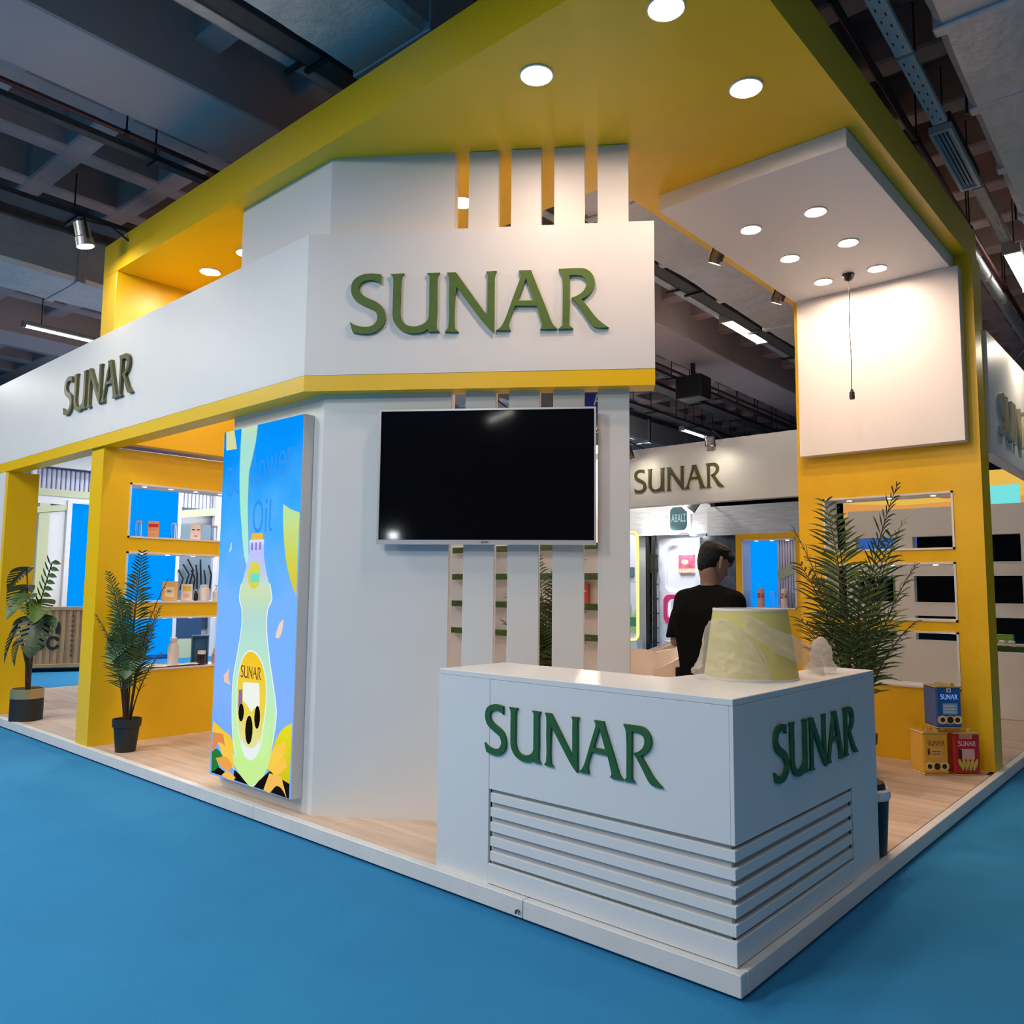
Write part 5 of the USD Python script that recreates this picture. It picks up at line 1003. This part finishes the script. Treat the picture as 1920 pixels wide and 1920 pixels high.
lf_.add('white_beam', box(FXp - 0.14, FXp - 0.02, 2.45, 3.98, 3.20, 3.36), lw, smooth=False)
lf_.add('green_beam', xf(box(-0.12, 0.0, -0.62, 0.52, -0.06, 0.06), (FXp, 3.1, 3.16), rx=9), pg_, smooth=False)
lf_.add('post', box(FXp - 0.1, FXp, 2.38, 2.46, 0, 3.95), lw, smooth=False)
lf_.add('green_post', box(FXp - 0.12, FXp - 0.02, 2.55, 2.74, 0, 3.2), pg_, smooth=False)
lf_.add('white_panel', box(FXp - 0.1, FXp - 0.04, 2.74, 3.05, 0, 3.15), lw, smooth=False)
lf_.add('post', box(FXp - 0.08, FXp + 0.02, 3.05, 3.14, 0, 3.3), lw, smooth=False)
lf_.add('blue_panel', box(FXp - 0.06, FXp, 3.14, 4.02, 0.1, 3.24), bluep, smooth=False, label='glowing sky blue panel')
lf_.add('blue_panel', box(FXp - 0.06, FXp, 4.06, 5.34, 0.1, 3.9), bluep, smooth=False, label='glowing sky blue panel')
lf_.add('post', box(FXp - 0.1, FXp + 0.02, 5.34, 5.42, 0, 3.95), lw, smooth=False)
lf_.add('green_beam', xf(box(-0.1, 0, -0.46, 0.46, -0.085, 0.085), (FXp, 5.82, 3.25), rx=8), pg_, smooth=False)
bgrey = M('blue_grey_panel', (0.19, 0.27, 0.36), 0.5)
lf_.add('blue_grey_panel', box(FXp - 0.14, FXp - 0.08, 5.42, 6.22, 0.95, 2.98), bgrey, smooth=False)
lf_.add('navy_panel', box(FXp - 0.08, FXp, 5.42, 6.02, 0.42, 0.92), M('navy_panel', (0.03, 0.075, 0.17), 0.5), smooth=False)
lf_.add('green_plinth', box(FXp - 0.08, FXp, 5.42, 6.02, 0.0, 0.42), pg_, smooth=False)
lf_.add('post', box(FXp - 0.1, FXp + 0.02, 6.22, 6.34, 0, 3.95), lw, smooth=False)
lf_.add('white_panel', box(FXp - 0.1, FXp - 0.04, 6.34, 9.4, 0, 3.95), lw, smooth=False)
lf_.add('dark_branches', cat([tube([(FXp + 0.05, 5.45 + 0.1 * i, 1.5), (FXp + 0.08, 5.5 + 0.09 * i + 0.05 * math.sin(i), 1.75 + 0.1 * (i % 3)), (FXp + 0.05, 5.4 + 0.1 * i, 1.95 + 0.12 * ((i * 7) % 3))], 0.02, 6) for i in range(8)]), black, kind='stuff')
cr = Thing('container_crate', 'tan corrugated container crate lettered msc beyond the left doorway', 'crate', (-14.72, 2.42, 0.0), 62)
tan = M('crate_tan', (0.52, 0.31, 0.15), 0.6, var=0.1, vscale=4)
cr.add('body', box(-0.75, 0.75, 0.02, 0.9, 0.10, 1.17), tan, smooth=False)
for i in range(13): cr.add('corrugation', box(-0.72 + 0.115 * i, -0.66 + 0.115 * i, -0.005, 0.02, 0.15, 1.12, 0.008), tan, smooth=False)
for z0, z1 in ((0.08, 0.15), (1.12, 1.19)): cr.add('rail', box(-0.77, 0.77, -0.015, 0.05, z0, z1, 0.006), tan, smooth=False)
for x in (-0.6, 0.6): cr.add('foot', box(x - 0.05, x + 0.05, 0.1, 0.8, 0.0, 0.1), black, smooth=False)
for s_, z_ in (('m', 0.70), ('sc', 0.42)):
    t_ = text(s_, 0.30, 0.006); w_ = t_.bounds[1][0]; t_.apply_scale([0.46 / w_, 1, 1]); t_.apply_translation((-0.28, -0.008, z_)); cr.add('lettering', t_, black, smooth=False)
cr.add('bolt_row', cat([xf(cyl(0, 0, 0, 0.006, 0.022, 12), (0.38, -0.006, 0.3 + 0.09 * i), rx=90) for i in range(9)]), M('crate_dark', (0.12, 0.07, 0.04), 0.6), kind='stuff')
hall_light('hall_lamp_neighbour', -13.2, 4.6, 4.4, 0.5, 2.0, 30)
hall_light('hall_lamp_rear', -8.2, 11.2, 4.6, 0.5, 1.5, 26)
bs = Thing('blue_hanging_sign', 'dark blue hanging sign corner showing between band and television', 'sign', (-6.62, 8.1, 4.62)); bs.add('sign_board', box(-0.5, 0.35, -0.02, 0.02, 0, 0.5), M('sign_blue', (0.03, 0.05, 0.35), 0.4), smooth=False); bs.add('hanging_wire', box(-0.004, 0.004, -0.004, 0.004, 0.5, 1.80), blackm, smooth=False)
t_ = text('A', 0.18, 0.002); t_.apply_translation((0.06, -0.025, 0.16)); bs.add('lettering', t_, white, smooth=False)
